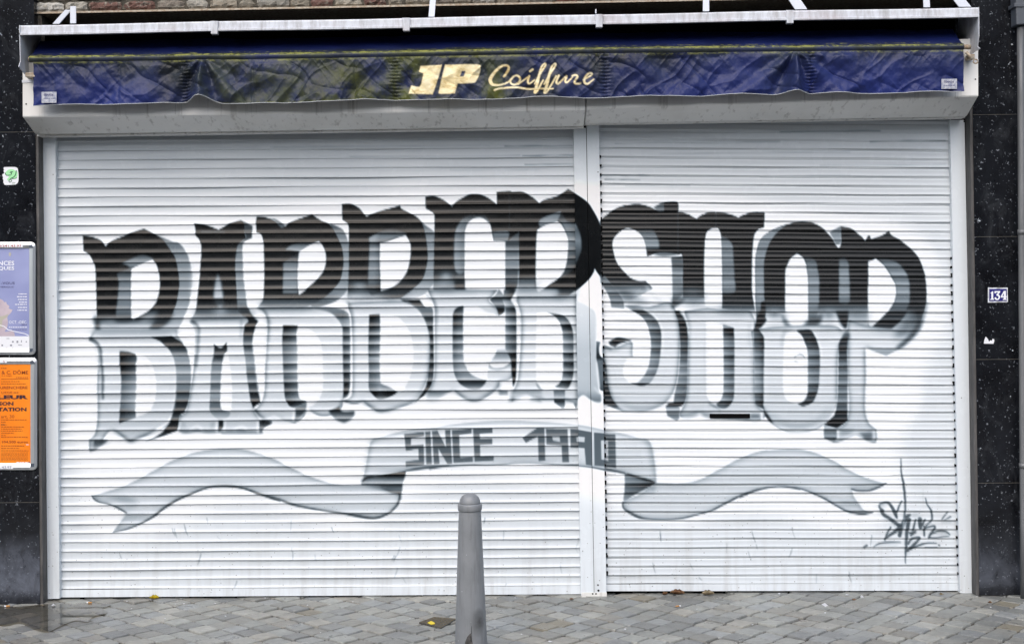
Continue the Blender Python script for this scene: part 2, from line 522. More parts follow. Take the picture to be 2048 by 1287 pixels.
def spline(pts, closed=True, n=7):
    N = len(pts); out = []
    for i in range(N if closed else N - 1):
        p1, p2 = pts[i], pts[(i + 1) % N]
        p0 = pts[i - 1] if (closed or i > 0) else p1
        p3 = pts[(i + 2) % N] if (closed or i + 2 < N) else p2
        if p1[2]: p0 = p1
        if p2[2]: p3 = p2
        a0, a1, a2, a3 = [np.array([q[0], q[1]] + list(q[3:])) for q in (p0, p1, p2, p3)]
        if p1[2] and p2[2]:
            out.append(a1); continue
        m1, m2 = (a2 - a0) * 0.5, (a3 - a1) * 0.5
        for t in np.arange(n) / n:
            out.append((2 * t ** 3 - 3 * t * t + 1) * a1 + (t ** 3 - 2 * t * t + t) * m1 + (3 * t * t - 2 * t ** 3) * a2 + (t ** 3 - t * t) * m2)
    if not closed: out.append(np.array([pts[-1][0], pts[-1][1]] + list(pts[-1][3:])))
    return np.array(out)


def gblur(a, s):
    if s < 0.25: return a
    r = max(1, int(s * 3)); k = np.exp(-0.5 * (np.arange(-r, r + 1) / s) ** 2); k /= k.sum()
    p = np.pad(a, r, mode='edge')
    p = sum(k[i] * p[i:i + a.shape[0], :] for i in range(2 * r + 1))
    return sum(k[i] * p[:, i:i + a.shape[1]] for i in range(2 * r + 1))


class Canvas:
    def __init__(self, x0, y0, x1, y1, base, res=1.0):
        self.x0, self.y0, self.res = x0, y0, res
        self.W, self.H = int((x1 - x0) * res), int((y1 - y0) * res)
        self.a = np.full((self.H, self.W), float(base))

    def cover(self, poly, pad):
        """anti-aliased coverage of a polygon: returns (slice y, slice x, mask)"""
        P = (poly[:, :2] - (self.x0, self.y0)) * self.res
        ax, bx = int(max(0, P[:, 0].min() - pad)), int(min(self.W, P[:, 0].max() + pad + 2))
        ay, by = int(max(0, P[:, 1].min() - pad)), int(min(self.H, P[:, 1].max() + pad + 2))
        if bx <= ax or by <= ay: return None
        w, h, S = bx - ax, by - ay, 3
        m = np.zeros((h, w + 2))
        A, B = P, np.roll(P, -1, 0)
        for r in range(h * S):
            y = ay + (r + 0.5) / S
            hit = (A[:, 1] <= y) != (B[:, 1] <= y)
            if not hit.any(): continue
            xs = np.sort(A[hit, 0] + (y - A[hit, 1]) / (B[hit, 1] - A[hit, 1]) * (B[hit, 0] - A[hit, 0])) - ax
            row = m[r // S]
            for u, v in zip(xs[::2], xs[1::2]):
                u, v = max(0.0, u), min(float(w), v)
                if v <= u: continue
                iu, iv = int(u), int(v)
                if iu == iv: row[iu] += v - u
                else:
                    row[iu] += iu + 1 - u; row[iu + 1:iv] += 1; row[iv] += v - iv
        return slice(ay, by), slice(ax, bx), np.clip(m[:, :w] / S, 0, 1)

    def put(self, sy, sx, m, val, a):
        reg = self.a[sy, sx]
        self.a[sy, sx] = reg + (val - reg) * (m * a)

    def fill(self, tile, s, val, b=0.8, a=1.0, x=None, pts=None, edge=None):
        p = pts if pts is not None else parse(tile, s)
        c = self.cover(spline(p), 3 * b * self.res + 2)
        if c is None: return
        sy, sx, m = c
        m = gblur(m, b * self.res)
        ox, oy, k = tile
        yy = ((np.arange(sy.start, sy.stop) + 0.5) / self.res + self.y0 - oy) * k
        xx = ((np.arange(sx.start, sx.stop) + 0.5) / self.res + self.x0 - ox) * k
        v = np.interp(yy, *zip(*val))[:, None] if isinstance(val, list) else float(val)
        if x is not None: v = v + np.interp(xx, *zip(*x))[None, :]
        al = np.interp(yy, *zip(*a))[:, None] if isinstance(a, list) else a
        self.put(sy, sx, m, v, al)
        if edge:
            ev, ea, es = edge
            e = np.clip(m * (1 - gblur(m, es * self.res)) * 2, 0, 1) ** 1.3
            self.put(sy, sx, e, ev, ea)

    def stroke(self, tile, s, val, b=0.8, a=1.0):
        for part in s.split(';'):
            p = spline(parse(tile, part), closed=False, n=8)
            if p.shape[1] < 3: p = np.c_[p, np.full(len(p), 2.0)]
            Q = (p[:, :2] - (self.x0, self.y0)) * self.res
            R = p[:, 2] * 0.5 * self.res
            pad = R.max() + 3 * b * self.res + 2
            ax, bx = int(max(0, Q[:, 0].min() - pad)), int(min(self.W, Q[:, 0].max() + pad + 1))
            ay, by = int(max(0, Q[:, 1].min() - pad)), int(min(self.H, Q[:, 1].max() + pad + 1))
            if bx <= ax or by <= ay: continue
            gy, gx = np.mgrid[ay:by, ax:bx] + 0.5
            best = np.full(gx.shape, 1e9)
            for i in range(len(Q) - 1):
                d = Q[i + 1] - Q[i]; L = max(1e-9, d @ d)
                t = np.clip(((gx - Q[i, 0]) * d[0] + (gy - Q[i, 1]) * d[1]) / L, 0, 1)
                best = np.minimum(best, np.hypot(gx - Q[i, 0] - t * d[0], gy - Q[i, 1] - t * d[1]) - (R[i] + (R[i + 1] - R[i]) * t))
            m = gblur(np.clip(0.5 - best, 0, 1), b * self.res)
            self.put(slice(ay, by), slice(ax, bx), m, val, a)

    def spray(self, tile, cx, cy, rx, ry, val, a=1.0):
        ox, oy, k = tile
        gx = ((np.arange(self.W) + 0.5) / self.res + self.x0 - ox) * k
        gy = ((np.arange(self.H) + 0.5) / self.res + self.y0 - oy) * k
        m = np.exp(-((gx - cx) / rx) ** 2)[None, :] * np.exp(-((gy - cy) / ry) ** 2)[:, None]
        self.a += (val - self.a) * (m * a)

    def sample(self, px, py):
        x = np.clip((px - self.x0) * self.res - 0.5, 0, self.W - 1.001)
        y = np.clip((py - self.y0) * self.res - 0.5, 0, self.H - 1.001)
        i, j = x.astype(int), y.astype(int)
        fx, fy = x - i, y - j
        A = self.a
        return (A[j, i] * (1 - fx) + A[j, i + 1] * fx) * (1 - fy) + (A[j + 1, i] * (1 - fx) + A[j + 1, i + 1] * fx) * fy


Z1 = 5.148
TA, TA2 = (150, 420, Z1), (150, 660, Z1)
TB, TB2 = (340, 430, Z1), (340, 630, Z1)
TC, TC2 = (490, 400, Z1), (490, 600, Z1)
TD, TD2 = (660, 390, Z1), (660, 600, Z1)
TE, TE2 = (830, 370, Z1), (830, 580, Z1)
TF, TF2 = (980, 360, Z1), (980, 580, Z1)
TG, TG2 = (1180, 390, Z1), (1180, 600, Z1)
TH, TH2 = (1320, 400, Z1), (1320, 610, Z1)
TI, TI2 = (1490, 430, Z1), (1490, 640, Z1)
TJ, TJ2 = (1630, 440, Z1), (1630, 640, Z1)
TK, TL, TM, TN = (160, 830, 5.12), (500, 830, 5.12), (860, 830, 5.12), (1200, 830, 5.12)
TO, TQ = (1480, 830, 4.6545), (1700, 900, 5.363)
TS, TP = (780, 840, 4.2667), (800, 110, 4.995)
PX = (0, 0, 1.0)

BODY, WHT, BLK = 205, 253, 14


def body(t):
    """the pale lower half of the letters: nearly white at the waist, greyer at the foot"""
    return [((y - t[1]) * t[2], v) for y, v in ((560, 204), (600, 216), (650, 229), (720, 230), (790, 219), (840, 208), (880, 203))]

cv = Canvas(76, 215, 1972, 1215, 233)
F, S_, SP = cv.fill, cv.stroke, cv.spray

# white ground sprayed behind the lettering and the ribbon
F(PX, '150,480 300,430 520,410 700,385 880,365 1150,360 1300,385 1500,405 1620,430 1790,440 1870,520 1890,640 1840,760 1800,900 1810,1000 1700,1060 1500,1020 1350,1050 1180,1000 900,960 700,1060 500,1000 300,1070 180,1060 150,900 140,700', WHT, b=14)
F(PX, '180,500 300,450 1150,372 1790,452 1870,580 1840,700 1780,860 1200,840 850,830 200,900 160,700', 255, b=7, a=0.8)

# ---- first B
F(TA, '840,262! 1000,325 1075,343 1150,440 1190,560 1208,690 1197,840 1165,1000 1110,1130 1050,1240 950,1300 760,1290 700,900', [(260, 105), (420, 135), (900, 150), (1100, 165), (1290, 205)], b=1.0)
S_(TA, '1205,560,26 1215,700,40 1200,860,30', 225, b=3.5, a=0.7)
F(TA, '80,262! 180,280 270,320 315,370! 380,322 550,250 712,197! 840,262 920,325 990,420 1035,500 1060,620 1074,760 1060,880 1035,985 990,1090 900,1190 790,1290 500,1300 180,1290! 212,1230 226,1110 222,1000 218,750 210,600 185,520 140,448 90,420!', [(0, BLK), (1060, BLK + 5), (1130, 70), (1190, 190), (1290, BODY)], b=0.7)
SP(TA, 360, 1160, 90, 50, 180, 0.8); SP(TA, 360, 1240, 160, 45, 196, 0.9)
F(TA, '830,1130! 1010,1060 960,1150 850,1240 740,1300 780,1200', [(1060, 28), (1180, 55), (1290, 150)], b=3)
F(TA, '740,1050! 860,1040 800,1130 660,1170', [(1040, 120), (1170, 190)], b=5, a=0.8)
F(TA, '480,545! 620,478 700,452 790,488! 800,505 690,548 585,600! 575,750 575,930 582,1110! 430,1110 440,900 450,740 440,650 560,590', [(450, 60), (500, 120), (560, 150), (590, 90), (650, 70), (720, 125), (900, 140), (1010, 120), (1110, 90)], b=1.4)
F(TA, '600,1105! 440,1118 430,1150 560,1140', 60, b=3)
F(TA, '582,600! 690,545 800,506! 832,545 862,630 876,760 860,880 820,970 740,1050 597,1127! 580,1090 575,900 575,750', WHT)
S_(TA, '215,1120,60 230,1180,55 235,1250,46 190,1290,30', 45, b=3, a=0.85)
# lower half
F(TA2, '215,0! 1050,0! 1060,60 1120,150 1160,260 1150,700 1020,900 960,980 800,1060 650,1110 570,1140 520,1115 400,1035 330,1060 240,1210 150,1250! 145,1130! 200,1080 228,980 235,800 232,500 240,330 225,180 140,100!', body(TA2), edge=(95, .75, 5.0), b=1.2)
F(TA2, '180,0! 1000,0 1010,55 700,60 260,70', [(0, 190), (70, 196)], b=3)
S_(TA2, '165,90,40 215,120,26 258,180,24 272,290,22 280,400,22 287,520,26 287,700,20', 60, b=1.6, a=0.75)
S_(TA2, '150,120,20 205,170,26 232,260,22 240,400,20', 240, b=2, a=0.8)
F(TA2, '635,232! 740,280 800,370 830,480 840,560 826,700 790,800 735,850 625,892! 620,690 630,400 637,290', WHT, b=1)
F(TA2, '460,215! 540,218 622,242! 637,290 625,380 632,560 620,780 626,900! 520,935 455,962! 462,830 478,560 465,380', [(215, 90), (245, 30), (320, 70), (370, 40), (470, 100), (560, 135), (700, 150), (800, 140), (840, 60), (890, 110), (960, 60)], b=0.9, x=[(460, -40), (520, -15), (630, 28)])  # strip stops mix sprayed greys with painted-in shading of each slat
F(TA2, '780,70! 1000,60! 1105,130 1155,220 1190,360 1197,500 1185,650 1165,760 1130,842! 1085,870 1075,925 1058,1025! 900,1090 715,1142! 850,1080 940,1000 990,900 1025,760 1042,600 1042,450 1027,330 990,230 920,150 850,100', [(60, 22), (150, 35), (200, 70), (280, 165), (350, 140), (420, 165), (540, 130), (600, 130), (640, 60), (700, 110), (740, 30), (800, 55), (850, 30), (900, 80), (930, 20), (1000, 30), (1040, 25), (1140, 120)], b=0.9)
S_(TA2, '690,1125,10 800,1060,26 900,990,34 960,940,22 985,880,16', 242, b=1.4)
S_(TA2, '1015,820,14 1030,650,16 1030,450,16 1010,310,16 940,190,16 860,110,14', 238, b=2, a=0.7)
S_(TA2, '400,1035,10 520,1110,20 575,1135,30 650,1110,16 830,1020,10', 55, b=3, a=0.8)
F(TA2, '195,1130! 345,1128! 250,1210 190,1215', [(1120, 40), (1200, 130)], b=2)
S_(TA2, '160,1130,14 160,1240,18', 165, b=2, a=0.6); S_(TA2, '390,1110,20 320,1180,22 240,1220,20', 238, b=2)

# ---- A
F(TB, '730,58! 850,112! 843,236! 768,275 747,330 752,500 757,650 780,800 800,950 870,1065! 690,1065 690,800 668,390 690,300 780,235 760,160', [(60, 75), (220, 60), (300, 110), (380, 140), (860, 150), (950, 95), (1000, 60)], b=0.9)
F(TB, '250,88! 380,105 500,152! 600,95 730,58! 762,95 765,160 784,235! 705,300 682,390 674,500 680,650 690,800 695,930 720,1010 830,1060 600,1060 350,1075 208,1088! 262,1000 282,860 305,650 315,500 325,380 320,300 300,248! 262,212! 265,160', [(0, BLK), (880, 24), (960, 55), (1010, 120), (1070, 185)], b=0.7)
S_(TB, '320,172,16 560,172,16', 150, b=1.5, a=0.6)
F(TB, '490,595! 522,670 542,780 553,860 560,905 520,958! 455,870 465,700', [(590, 110), (700, 175), (840, 205), (865, 60), (910, 70), (960, 185)], b=2.2)
SP(TB, 520, 1010, 70, 50, 215, 0.8)
F(TB, '720,955! 800,950 830,1015 905,1088! 850,1130 760,1055', [(950, 70), (1040, 35), (1130, 50)], b=1.6)
F(TB2, '208,68! 300,40 700,25 800,40 880,62! 850,250 880,550 930,880! 862,970 930,1070! 1045,1080 930,1180 940,1215 560,1220 490,1205 90,1200! 100,1025! 160,1000 190,900 215,750 240,600 255,400 262,200 250,130', body(TB2), edge=(95, .75, 5.0), b=1.0)
F(TB2, '740,20! 700,110 760,120 810,80 800,20', [(20, 190), (110, 225)], b=4)
S_(TB2, '225,60,40 270,90,26 298,140,20 293,260,20 285,380,22 270,520,20', 60, b=2, a=0.7)
S_(TB2, '215,75,14 255,130,18 265,220,18 258,400,18', 240, b=1.6, a=0.8)
S_(TB2, '735,40,16 735,120,14 728,230,12', 110, b=2.4, a=0.6)
F(TB2, '780,8! 830,18 908,62! 880,120 850,250 845,330 862,480 880,620 897,750 937,900! 870,945 862,968! 835,890 815,780 795,640 780,480 760,350 755,230 770,110 808,60', [(10, 25), (110, 22), (180, 40), (230, 70), (300, 130), (320, 60), (400, 150), (510, 155), (600, 90), (690, 150), (705, 60), (780, 100), (800, 22), (860, 70), (890, 14), (960, 40)], b=0.9)
F(TB2, '455,295! 520,338 586,278! 586,375 556,410 540,500 527,650 520,850 532,965 620,992! 600,1045 510,1078! 450,1035 412,980 412,880 416,750 430,500 452,400', [(280, 20), (350, 40), (405, 90), (420, 40), (490, 130), (600, 150), (690, 150), (720, 110), (830, 165), (900, 100), (960, 110), (1000, 150), (1060, 185)], b=0.9)
F(TB2, '560,412! 590,380 612,480 632,620 640,760 634,950 625,988! 535,962 521,850 527,650 540,500', WHT)
F(TB2, '500,1080! 546,1078! 546,1150 498,1208!', [(1080, 25), (1150, 40), (1200, 130)], b=1)
F(TB2, '920,1080! 1050,1078! 1045,1115 970,1160 930,1222! 922,1160', [(1080, 14), (1110, 40), (1160, 110), (1210, 130)], b=0.9)
S_(TB2, '870,965,14 930,1070,20', 240, b=2)
F(TB2, '100,1185! 180,1175 270,1140 360,1180 490,1205 400,1220 280,1200 150,1225', [(1140, 205), (1200, 130), (1225, 225)], b=2)
F(TB2, '555,1190! 640,1180 730,1150 820,1190 930,1215 820,1225 700,1205 600,1225', [(1150, 205), (1200, 130), (1225, 225)], b=2)
S_(TB2, '200,1180,12 280,1140,18 340,1180,12', 248, b=2.5); S_(TB2, '650,1180,12 735,1145,18 800,1180,12', 248, b=2.5)
S_(TB2, '110,1090,16 95,1190,16', 242, b=1.6); S_(TB2, '480,1090,18 480,1190,18', 242, b=1.6); S_(TB2, '570,1090,16 560,1180,16', 240, b=1.6); S_(TB2, '900,1095,20 905,1200,20', 243, b=1.6)
S_(TB2, '140,1110,26 150,1170,22', 150, b=3, a=.6); S_(TB2, '440,1110,26 430,1160,22', 130, b=3, a=.6)

# ---- R
F(TC, '880,245! 960,275 1020,320 1062,425! 1078,500 1072,700 1065,850 1050,920 1000,990 900,1060 690,1100 700,900 900,500', [(245, 75), (350, 130), (440, 140), (640, 150), (900, 150), (1000, 110), (1100, 130)], b=0.9)
F(TC, '250,188! 325,205 415,265! 375,292 300,215', [(190, 130), (290, 90)], b=0.9)
F(TC, '120,172! 200,178 300,218 375,290! 410,270 450,242 560,195 690,150! 780,212 870,250 920,320 970,420 1000,500 1015,620 1000,750 975,840 920,910 820,1000 700,1075 560,1110 130,1110! 185,1030 195,950 200,700 195,500 190,420 165,350 120,332! 113,245', [(0, BLK), (1000, 28), (1040, 75), (1080, 130), (1112, 195)], b=0.7)
F(TC, '410,515! 520,445 715,440 640,492 565,530!', [(440, 70), (480, 130), (530, 165)], b=1.2)
F(TC, '395,640! 560,540 545,640 540,760 542,960! 390,962!', [(540, 35), (620, 70), (640, 125), (760, 150), (910, 140), (960, 120)], b=1.2)
F(TC, '568,527! 690,450 765,422! 800,470 830,540 836,620 820,700 790,760 720,840 600,945 555,978! 545,900 540,760 547,640 556,545', WHT)
F(TC2, '118,82! 300,70 700,72 900,80 1040,120 1080,250 1080,900 1010,1020! 985,1130 870,1190 760,1190 650,1140 600,1210 510,1265! 400,1240 300,1190 200,1218 95,1135! 150,1080 200,950 212,650 235,300 225,180 180,110', body(TC2), edge=(95, .75, 5.0), b=1.0)
S_(TC2, '150,90,24 200,120,24 232,180,22 240,300,16 236,420,14', 110, b=2.4, a=0.7)
S_(TC2, '145,110,14 195,180,26 210,300,24 208,600,24', 246, b=2.2, a=0.8)
F(TC2, '547,280! 620,277 700,322 760,390 790,480 802,600 802,900 770,1000 700,1080 632,1100! 630,1045 555,1005 540,880 540,500 530,350', WHT)
F(TC2, '395,255! 547,257! 530,350 537,500 540,800 550,960 570,1012 630,1030! 628,1045 600,1065 520,1107 460,1090 430,1040 410,980 400,850 390,600 385,400', [(255, 18), (310, 70), (360, 130), (372, 40), (450, 130), (560, 140), (640, 160), (660, 70), (740, 160), (800, 110), (845, 150), (860, 50), (930, 110), (950, 60), (1020, 130), (1035, 16), (1075, 25), (1107, 110)], b=0.9, x=[(390, -30), (470, 0), (540, 35)])
F(TC2, '520,1105! 600,1060 632,1042! 632,1132! 510,1268! 520,1185', [(1050, 130), (1120, 110), (1160, 60), (1210, 120), (1265, 185)], b=1.2)
F(TC2, '690,85! 850,82 960,90 1040,120 1072,200 1082,400 1082,780 1075,900 1060,970 1008,1018! 1015,900 1010,700 1006,400 1000,270 950,190 870,130', [(85, 165), (150, 110), (170, 90), (200, 150), (265, 160), (280, 60), (360, 130), (375, 50), (450, 150), (470, 60), (550, 140), (565, 45), (650, 140), (660, 50), (740, 120), (755, 40), (845, 90), (855, 16), (930, 60), (950, 14), (1018, 130)], b=1, x=[(1010, -15), (1080, 20)])
S_(TC2, '1095,60,26 1102,200,24 1100,500,24 1095,800,18', 246, b=1.6); S_(TC2, '700,90,14 850,130,20 940,195,20 985,290,16 992,420,14', 240, b=2, a=0.7)
S_(TC2, '1118,100,10 1128,300,14 1120,420,12', 150, b=2, a=.5)
F(TC2, '860,1140! 970,1090 980,1040! 990,1140 1128,1142! 1115,1205 1020,1268! 920,1215', [(1040, 60), (1140, 35), (1180, 95), (1215, 140), (1240, 90), (1268, 180)], b=1.6)
F(TC2, '80,1130! 180,1215 300,1190 420,1230 500,1262! 300,1265', [(1130, 130), (1200, 185), (1262, 240)], b=2.5, a=0.8)
S_(TC2, '95,1110,14 150,1190,14 190,1215,10', 55, b=2, a=.7); S_(TC2, '210,1210,14 300,1185,20 370,1210,12', 248, b=2.4)
S_(TC2, '500,1150,20 498,1240,18', 243, b=1.6); S_(TC2, '650,1120,30 655,1200,24', 248, b=2)
F(TC, '130,1105! 260,1000 400,1060 640,1110', [(1000, 70), (1105, 130)], b=6, a=0.5)
S_(TB2, '1160,110,20 1290,105,20', 40, b=1.5, a=0.0)
F(TB2, '1000,30! 1030,60 1020,110 1005,60', 80, b=4, a=0.5)

# ---- second B
F(TD, '870,215! 960,290 1065,365! 1078,420 1072,600 1072,860 1052,930 980,1010 880,1055 720,1060 800,800', [(215, 60), (300, 115), (380, 130), (480, 140), (860, 150), (960, 165), (1055, 205)], b=0.9)
F(TD, '125,95! 210,92 290,125 340,180 375,225! 430,195 560,150 722,103! 740,140 860,205 940,280 970,350 990,450 1005,600 1000,700 970,820 930,900 860,960 730,1055! 560,1060 180,1055! 190,860 195,700 195,480 195,350 185,292! 128,255!', [(0, BLK), (830, 24), (900, 45), (960, 40), (1055, 70)], b=0.7)
SP(TD, 300, 945, 80, 50, 165, 0.9); SP(TD, 290, 1040, 180, 45, 190, 1.0); SP(TD, 450, 1045, 150, 26, 150, 0.7)
F(TD, '395,445! 500,380 640,343 775,382! 790,402 720,422 590,467 515,490! 510,600 510,750 518,990! 400,990 405,520', [(343, 75), (385, 110), (430, 165), (470, 130), (500, 70), (560, 150), (600, 110), (660, 150), (690, 120), (780, 130), (880, 110), (960, 55), (990, 60)], b=1.3, x=[(400, 12), (460, 8), (515, -25)])
F(TD, '513,490! 600,470 725,425 780,408! 822,480 833,570 820,690 790,790 720,890 640,950 522,982! 518,850 511,700', WHT)
F(TD2, '190,30! 700,8 900,50 1000,200 1032,350 1032,560 1012,760 960,915 870,1040 700,1112 520,1152 430,1112 340,1045! 240,1070 110,1030! 210,1000 232,900 235,500 225,200 190,80', body(TD2), edge=(95, .75, 5.0), b=1)
S_(TD2, '180,20,24 215,80,18 232,180,18 236,330,14', 120, b=2.4, a=.7)
F(TD2, '515,165! 690,168 760,230 822,330 852,450 862,560 847,700 812,820 750,930 690,942! 620,892 530,862 515,800 510,500 515,300', WHT)
F(TD2, '405,150! 512,138! 517,270 515,420 510,700 522,860! 620,902 697,942! 640,985 510,1022 430,960 400,900 400,700 395,500 400,300', [(138, 140), (160, 22), (210, 60), (255, 100), (270, 35), (350, 150), (370, 60), (450, 165), (465, 80), (550, 170), (565, 90), (600, 185), (650, 120), (740, 165), (760, 110), (840, 150), (870, 110), (930, 150), (942, 12), (980, 30), (1022, 120)], b=0.9, x=[(400, -30), (470, 0), (515, 25), (600, 0)])
F(TD2, '720,-5! 920,-5! 980,70 1057,90 1063,300 1070,500 1068,740 1052,860 1012,930 967,985! 865,1058! 920,990 985,890 1010,760 1027,600 1027,400 1000,270 950,160 880,80', [(0, 22), (40, 40), (80, 130), (110, 110), (165, 120), (180, 40), (255, 120), (270, 25), (350, 110), (360, 14), (450, 110), (465, 30), (545, 100), (560, 25), (640, 110), (660, 30), (740, 95), (755, 60), (830, 110), (845, 14), (890, 40), (925, 18), (985, 16), (1058, 90)], b=0.9)
S_(TD2, '1085,80,20 1090,300,18 1085,560,14', 243, b=1.6); S_(TD2, '780,10,12 880,90,20 950,180,20 995,300,16 1012,420,14', 240, b=2, a=.7); S_(TD2, '985,860,14 930,960,16 850,1040,14 700,1100,10', 238, b=2, a=.7)
S_(TD2, '345,1050,12 430,1105,20 520,1135,26 620,1125,20 740,1090,14 870,1040,8', 60, b=3.2, a=.75)
F(TD2, '1000,935! 1200,935! 1150,1000 1090,1035 1000,1035', [(935, 150), (1035, 225)], b=3)

# ---- E and R top, second R on the post
F(TE, '930,580! 1066,480 1070,700 1062,960 1040,1070 925,1085!', [(480, 70), (570, 100), (600, 60), (660, 130), (700, 110), (770, 145), (860, 130), (880, 75), (960, 100), (1070, 30)], b=1)
F(TE, '108,116! 200,110 290,150 380,217! 430,167 530,107 620,92 720,112 800,165 846,205! 842,72! 980,65 995,72 1100,70 1200,120 1262,172! 1262,480 1066,480! 955,575! 805,572! 795,500 760,380 640,330 512,480 515,1080! 430,1080! 190,1080! 195,700 200,480 202,330 190,285 150,258 112,240!', [(0, BLK), (830, 24), (960, 60), (1000, 100), (1080, 150)], b=0.7)
SP(TE, 320, 940, 65, 50, 165, 0.85); SP(TE, 290, 1030, 100, 50, 192, 0.95)
F(TE, '412,1080! 520,1080! 515,940 410,940', [(940, 90), (1000, 40), (1080, 35)], b=2.5)
F(TE, '800,480! 960,470 955,578! 806,572!', [(470, 70), (490, 150), (530, 110), (575, 120)], b=1.2)
F(TE, '425,440! 480,360 560,308 640,300 720,312 775,395! 600,350 515,470! 512,870 412,870 405,560', [(300, 55), (360, 130), (480, 150), (520, 120), (570, 140), (660, 150), (780, 145), (860, 140)], b=1.4, x=[(410, 10), (515, -25)])
F(TE, '514,480! 540,400 600,350 680,338 740,372 770,432 795,512 806,573! 925,578! 928,1075! 865,1018! 840,1065 700,1062 516,1062! 511,800', WHT)
F(TE2, '130,-5! 850,-5! 800,60 760,110 850,250 760,740 900,800 1000,740 1000,900 870,940! 850,1010 720,1110 600,1142 500,1110 400,1030! 300,1060 130,1050! 180,950 205,800 205,300 195,150', body(TE2), edge=(95, .75, 5.0), b=1)
S_(TE2, '120,50,18 190,110,18 220,200,18 225,350,12', 120, b=2.2, a=.7)
F(TE2, '498,172! 640,170 720,205 850,257! 930,232! 930,400 935,605! 842,612 810,680 768,742! 755,800 745,900 738,925 640,902 570,860 525,790 497,700 492,500 495,300', WHT)
F(TE2, '700,180! 850,190 855,255 740,235', 222, b=4, a=.8)
F(TE2, '500,165! 430,180 396,230 390,300 388,600 395,800 420,900 470,970 560,1017 650,1022 712,975 740,925! 640,902 570,862 530,800 500,720 495,500 495,280', [(165, 15), (210, 60), (250, 100), (268, 18), (320, 90), (365, 60), (450, 165), (470, 60), (550, 165), (570, 90), (650, 165), (665, 110), (740, 175), (780, 140), (840, 160), (860, 110), (920, 155), (936, 14), (975, 60), (1022, 140)], b=0.9, x=[(390, -30), (450, 5), (500, 20)])
F(TE2, '842,614! 925,610 962,640 990,700 998,740! 768,742! 818,680', [(610, 200), (650, 130), (735, 205)], b=1.2)
S_(TE2, '415,1040,12 500,1105,20 600,1125,24 700,1105,20 830,1010,10', 90, b=3, a=.7)
F(TE2, '140,1040! 330,1040 260,1090 200,1130 130,1140', [(1040, 120), (1140, 235)], b=3.5, a=.8)
F(TE2, '868,1035! 955,1035! 955,1085! 868,1085!', [(1035, 120), (1085, 195)], b=1.5); S_(TE2, '868,950,22 862,1000,30 875,1060,20', 110, b=3, a=.6)
F(TE2, '862,-15! 922,60 942,70 905,112! 922,150 918,222 860,257! 840,190 800,140 768,98! 835,40', [(-15, 135), (60, 140), (85, 60), (140, 150), (170, 90), (182, 22), (257, 30)], b=0.9)
F(TE2, '918,-5! 1045,-5! 985,100! 1032,170 1045,300 1045,640 1042,840 1035,930 1010,1005! 995,850 990,740 970,680 930,612! 930,400 930,250 925,150 903,112!', [(0, 30), (65, 50), (90, 10), (115, 110), (165, 130), (180, 25), (260, 115), (270, 70), (350, 150), (365, 55), (450, 140), (465, 70), (550, 110), (570, 80), (640, 110), (655, 14), (720, 60), (740, 10), (815, 30), (840, 10), (910, 40), (940, 14), (1005, 110)], b=0.9, x=[(930, 55), (985, 10), (1045, -25)])
S_(TE2, '1000,110,18 1050,190,20 1062,300,18 1062,500,14', 245, b=1.6); S_(TE2, '1040,100,12 1085,180,14 1092,300,14 1090,500,10', 130, b=2, a=.6)

F(TF, '75,125! 200,115 215,122 330,130 430,175 480,222 510,237! 560,205 700,160 805,93! 870,133 1000,225 1060,310 1110,400 1140,480 1150,600 1150,1010! 1110,960 1076,905! 1066,950 1010,1030 890,1137 860,1150 800,1197! 640,1207 480,1207 300,1120! 298,640 300,480! 72,470!', [(0, BLK), (1100, BLK), (1150, 60), (1207, 110)], b=0.7)
F(TF, '300,1000! 480,1000 480,1110 700,1130 640,1210 260,1210!', [(1000, 60), (1060, 110), (1120, 185), (1200, 210)], b=3)
SP(TF, 470, 1170, 130, 40, 205, 0.9)
F(TF, '735,310! 712,405 650,432 510,492! 520,400', [(310, 90), (370, 140), (440, 150), (492, 90)], b=1.2)
F(TF, '740,335! 800,420 878,440! 930,560 942,700 920,780 886,862! 870,905 790,980 700,1040! 790,850 805,700 790,560 735,440 700,410', [(330, 30), (400, 60), (470, 135), (520, 110), (620, 150), (720, 110), (800, 90), (900, 70), (1030, 30)], b=1.4, x=[(780, 8), (870, -8), (885, -20)])
F(TF, '486,510! 580,457 690,420! 732,450 772,520 802,600 806,700 790,850 750,960 680,1030 500,1152! 476,1110 470,900 476,620', WHT)
S_(TF, '200,130,6 200,520,6', 90, b=1.2, a=.7)
F(TF2, '280,60! 700,60 890,40! 900,1130 850,1150 770,1130 560,1130 520,1115 370,1085 220,1140! 240,1040 290,900 320,500 320,250 280,120', body(TF2), edge=(95, .75, 5.0), b=1.2, a=0.9)
F(TF2, '890,108! 960,140 1040,190 1080,260 1087,520 1097,760 1112,950 1122,1050 1142,1080 1140,1150 1090,1152 1030,1122 960,1078 890,1122!', [(108, 233), (250, 225), (420, 214), (600, 200), (900, 198), (1030, 190), (1080, 160), (1130, 125), (1152, 160)], b=1.3)
S_(TF2, '1045,190,6 1085,270,7 1090,500,6', 165, b=1.5, a=.5); S_(TF2, '1075,1000,10 1120,1055,14', 235, b=2)
F(TF2, '482,232! 580,225 660,260 722,340 748,430 752,600 752,850 722,960 660,1015! 555,1022 500,972 476,900 472,600', WHT)
F(TF2, '585,224! 680,238 770,270 830,350 857,450 860,640 862,820 842,930 802,1010 750,1012 668,995! 720,950 750,850 752,600 747,430 717,330 660,260', [(224, 120), (255, 30), (310, 85), (345, 110), (360, 12), (440, 105), (460, 80), (545, 165), (560, 100), (640, 150), (650, 40), (735, 140), (745, 30), (830, 140), (840, 40), (920, 155), (938, 12), (1000, 80), (1015, 130)], b=0.9, x=[(750, 30), (860, -25)])
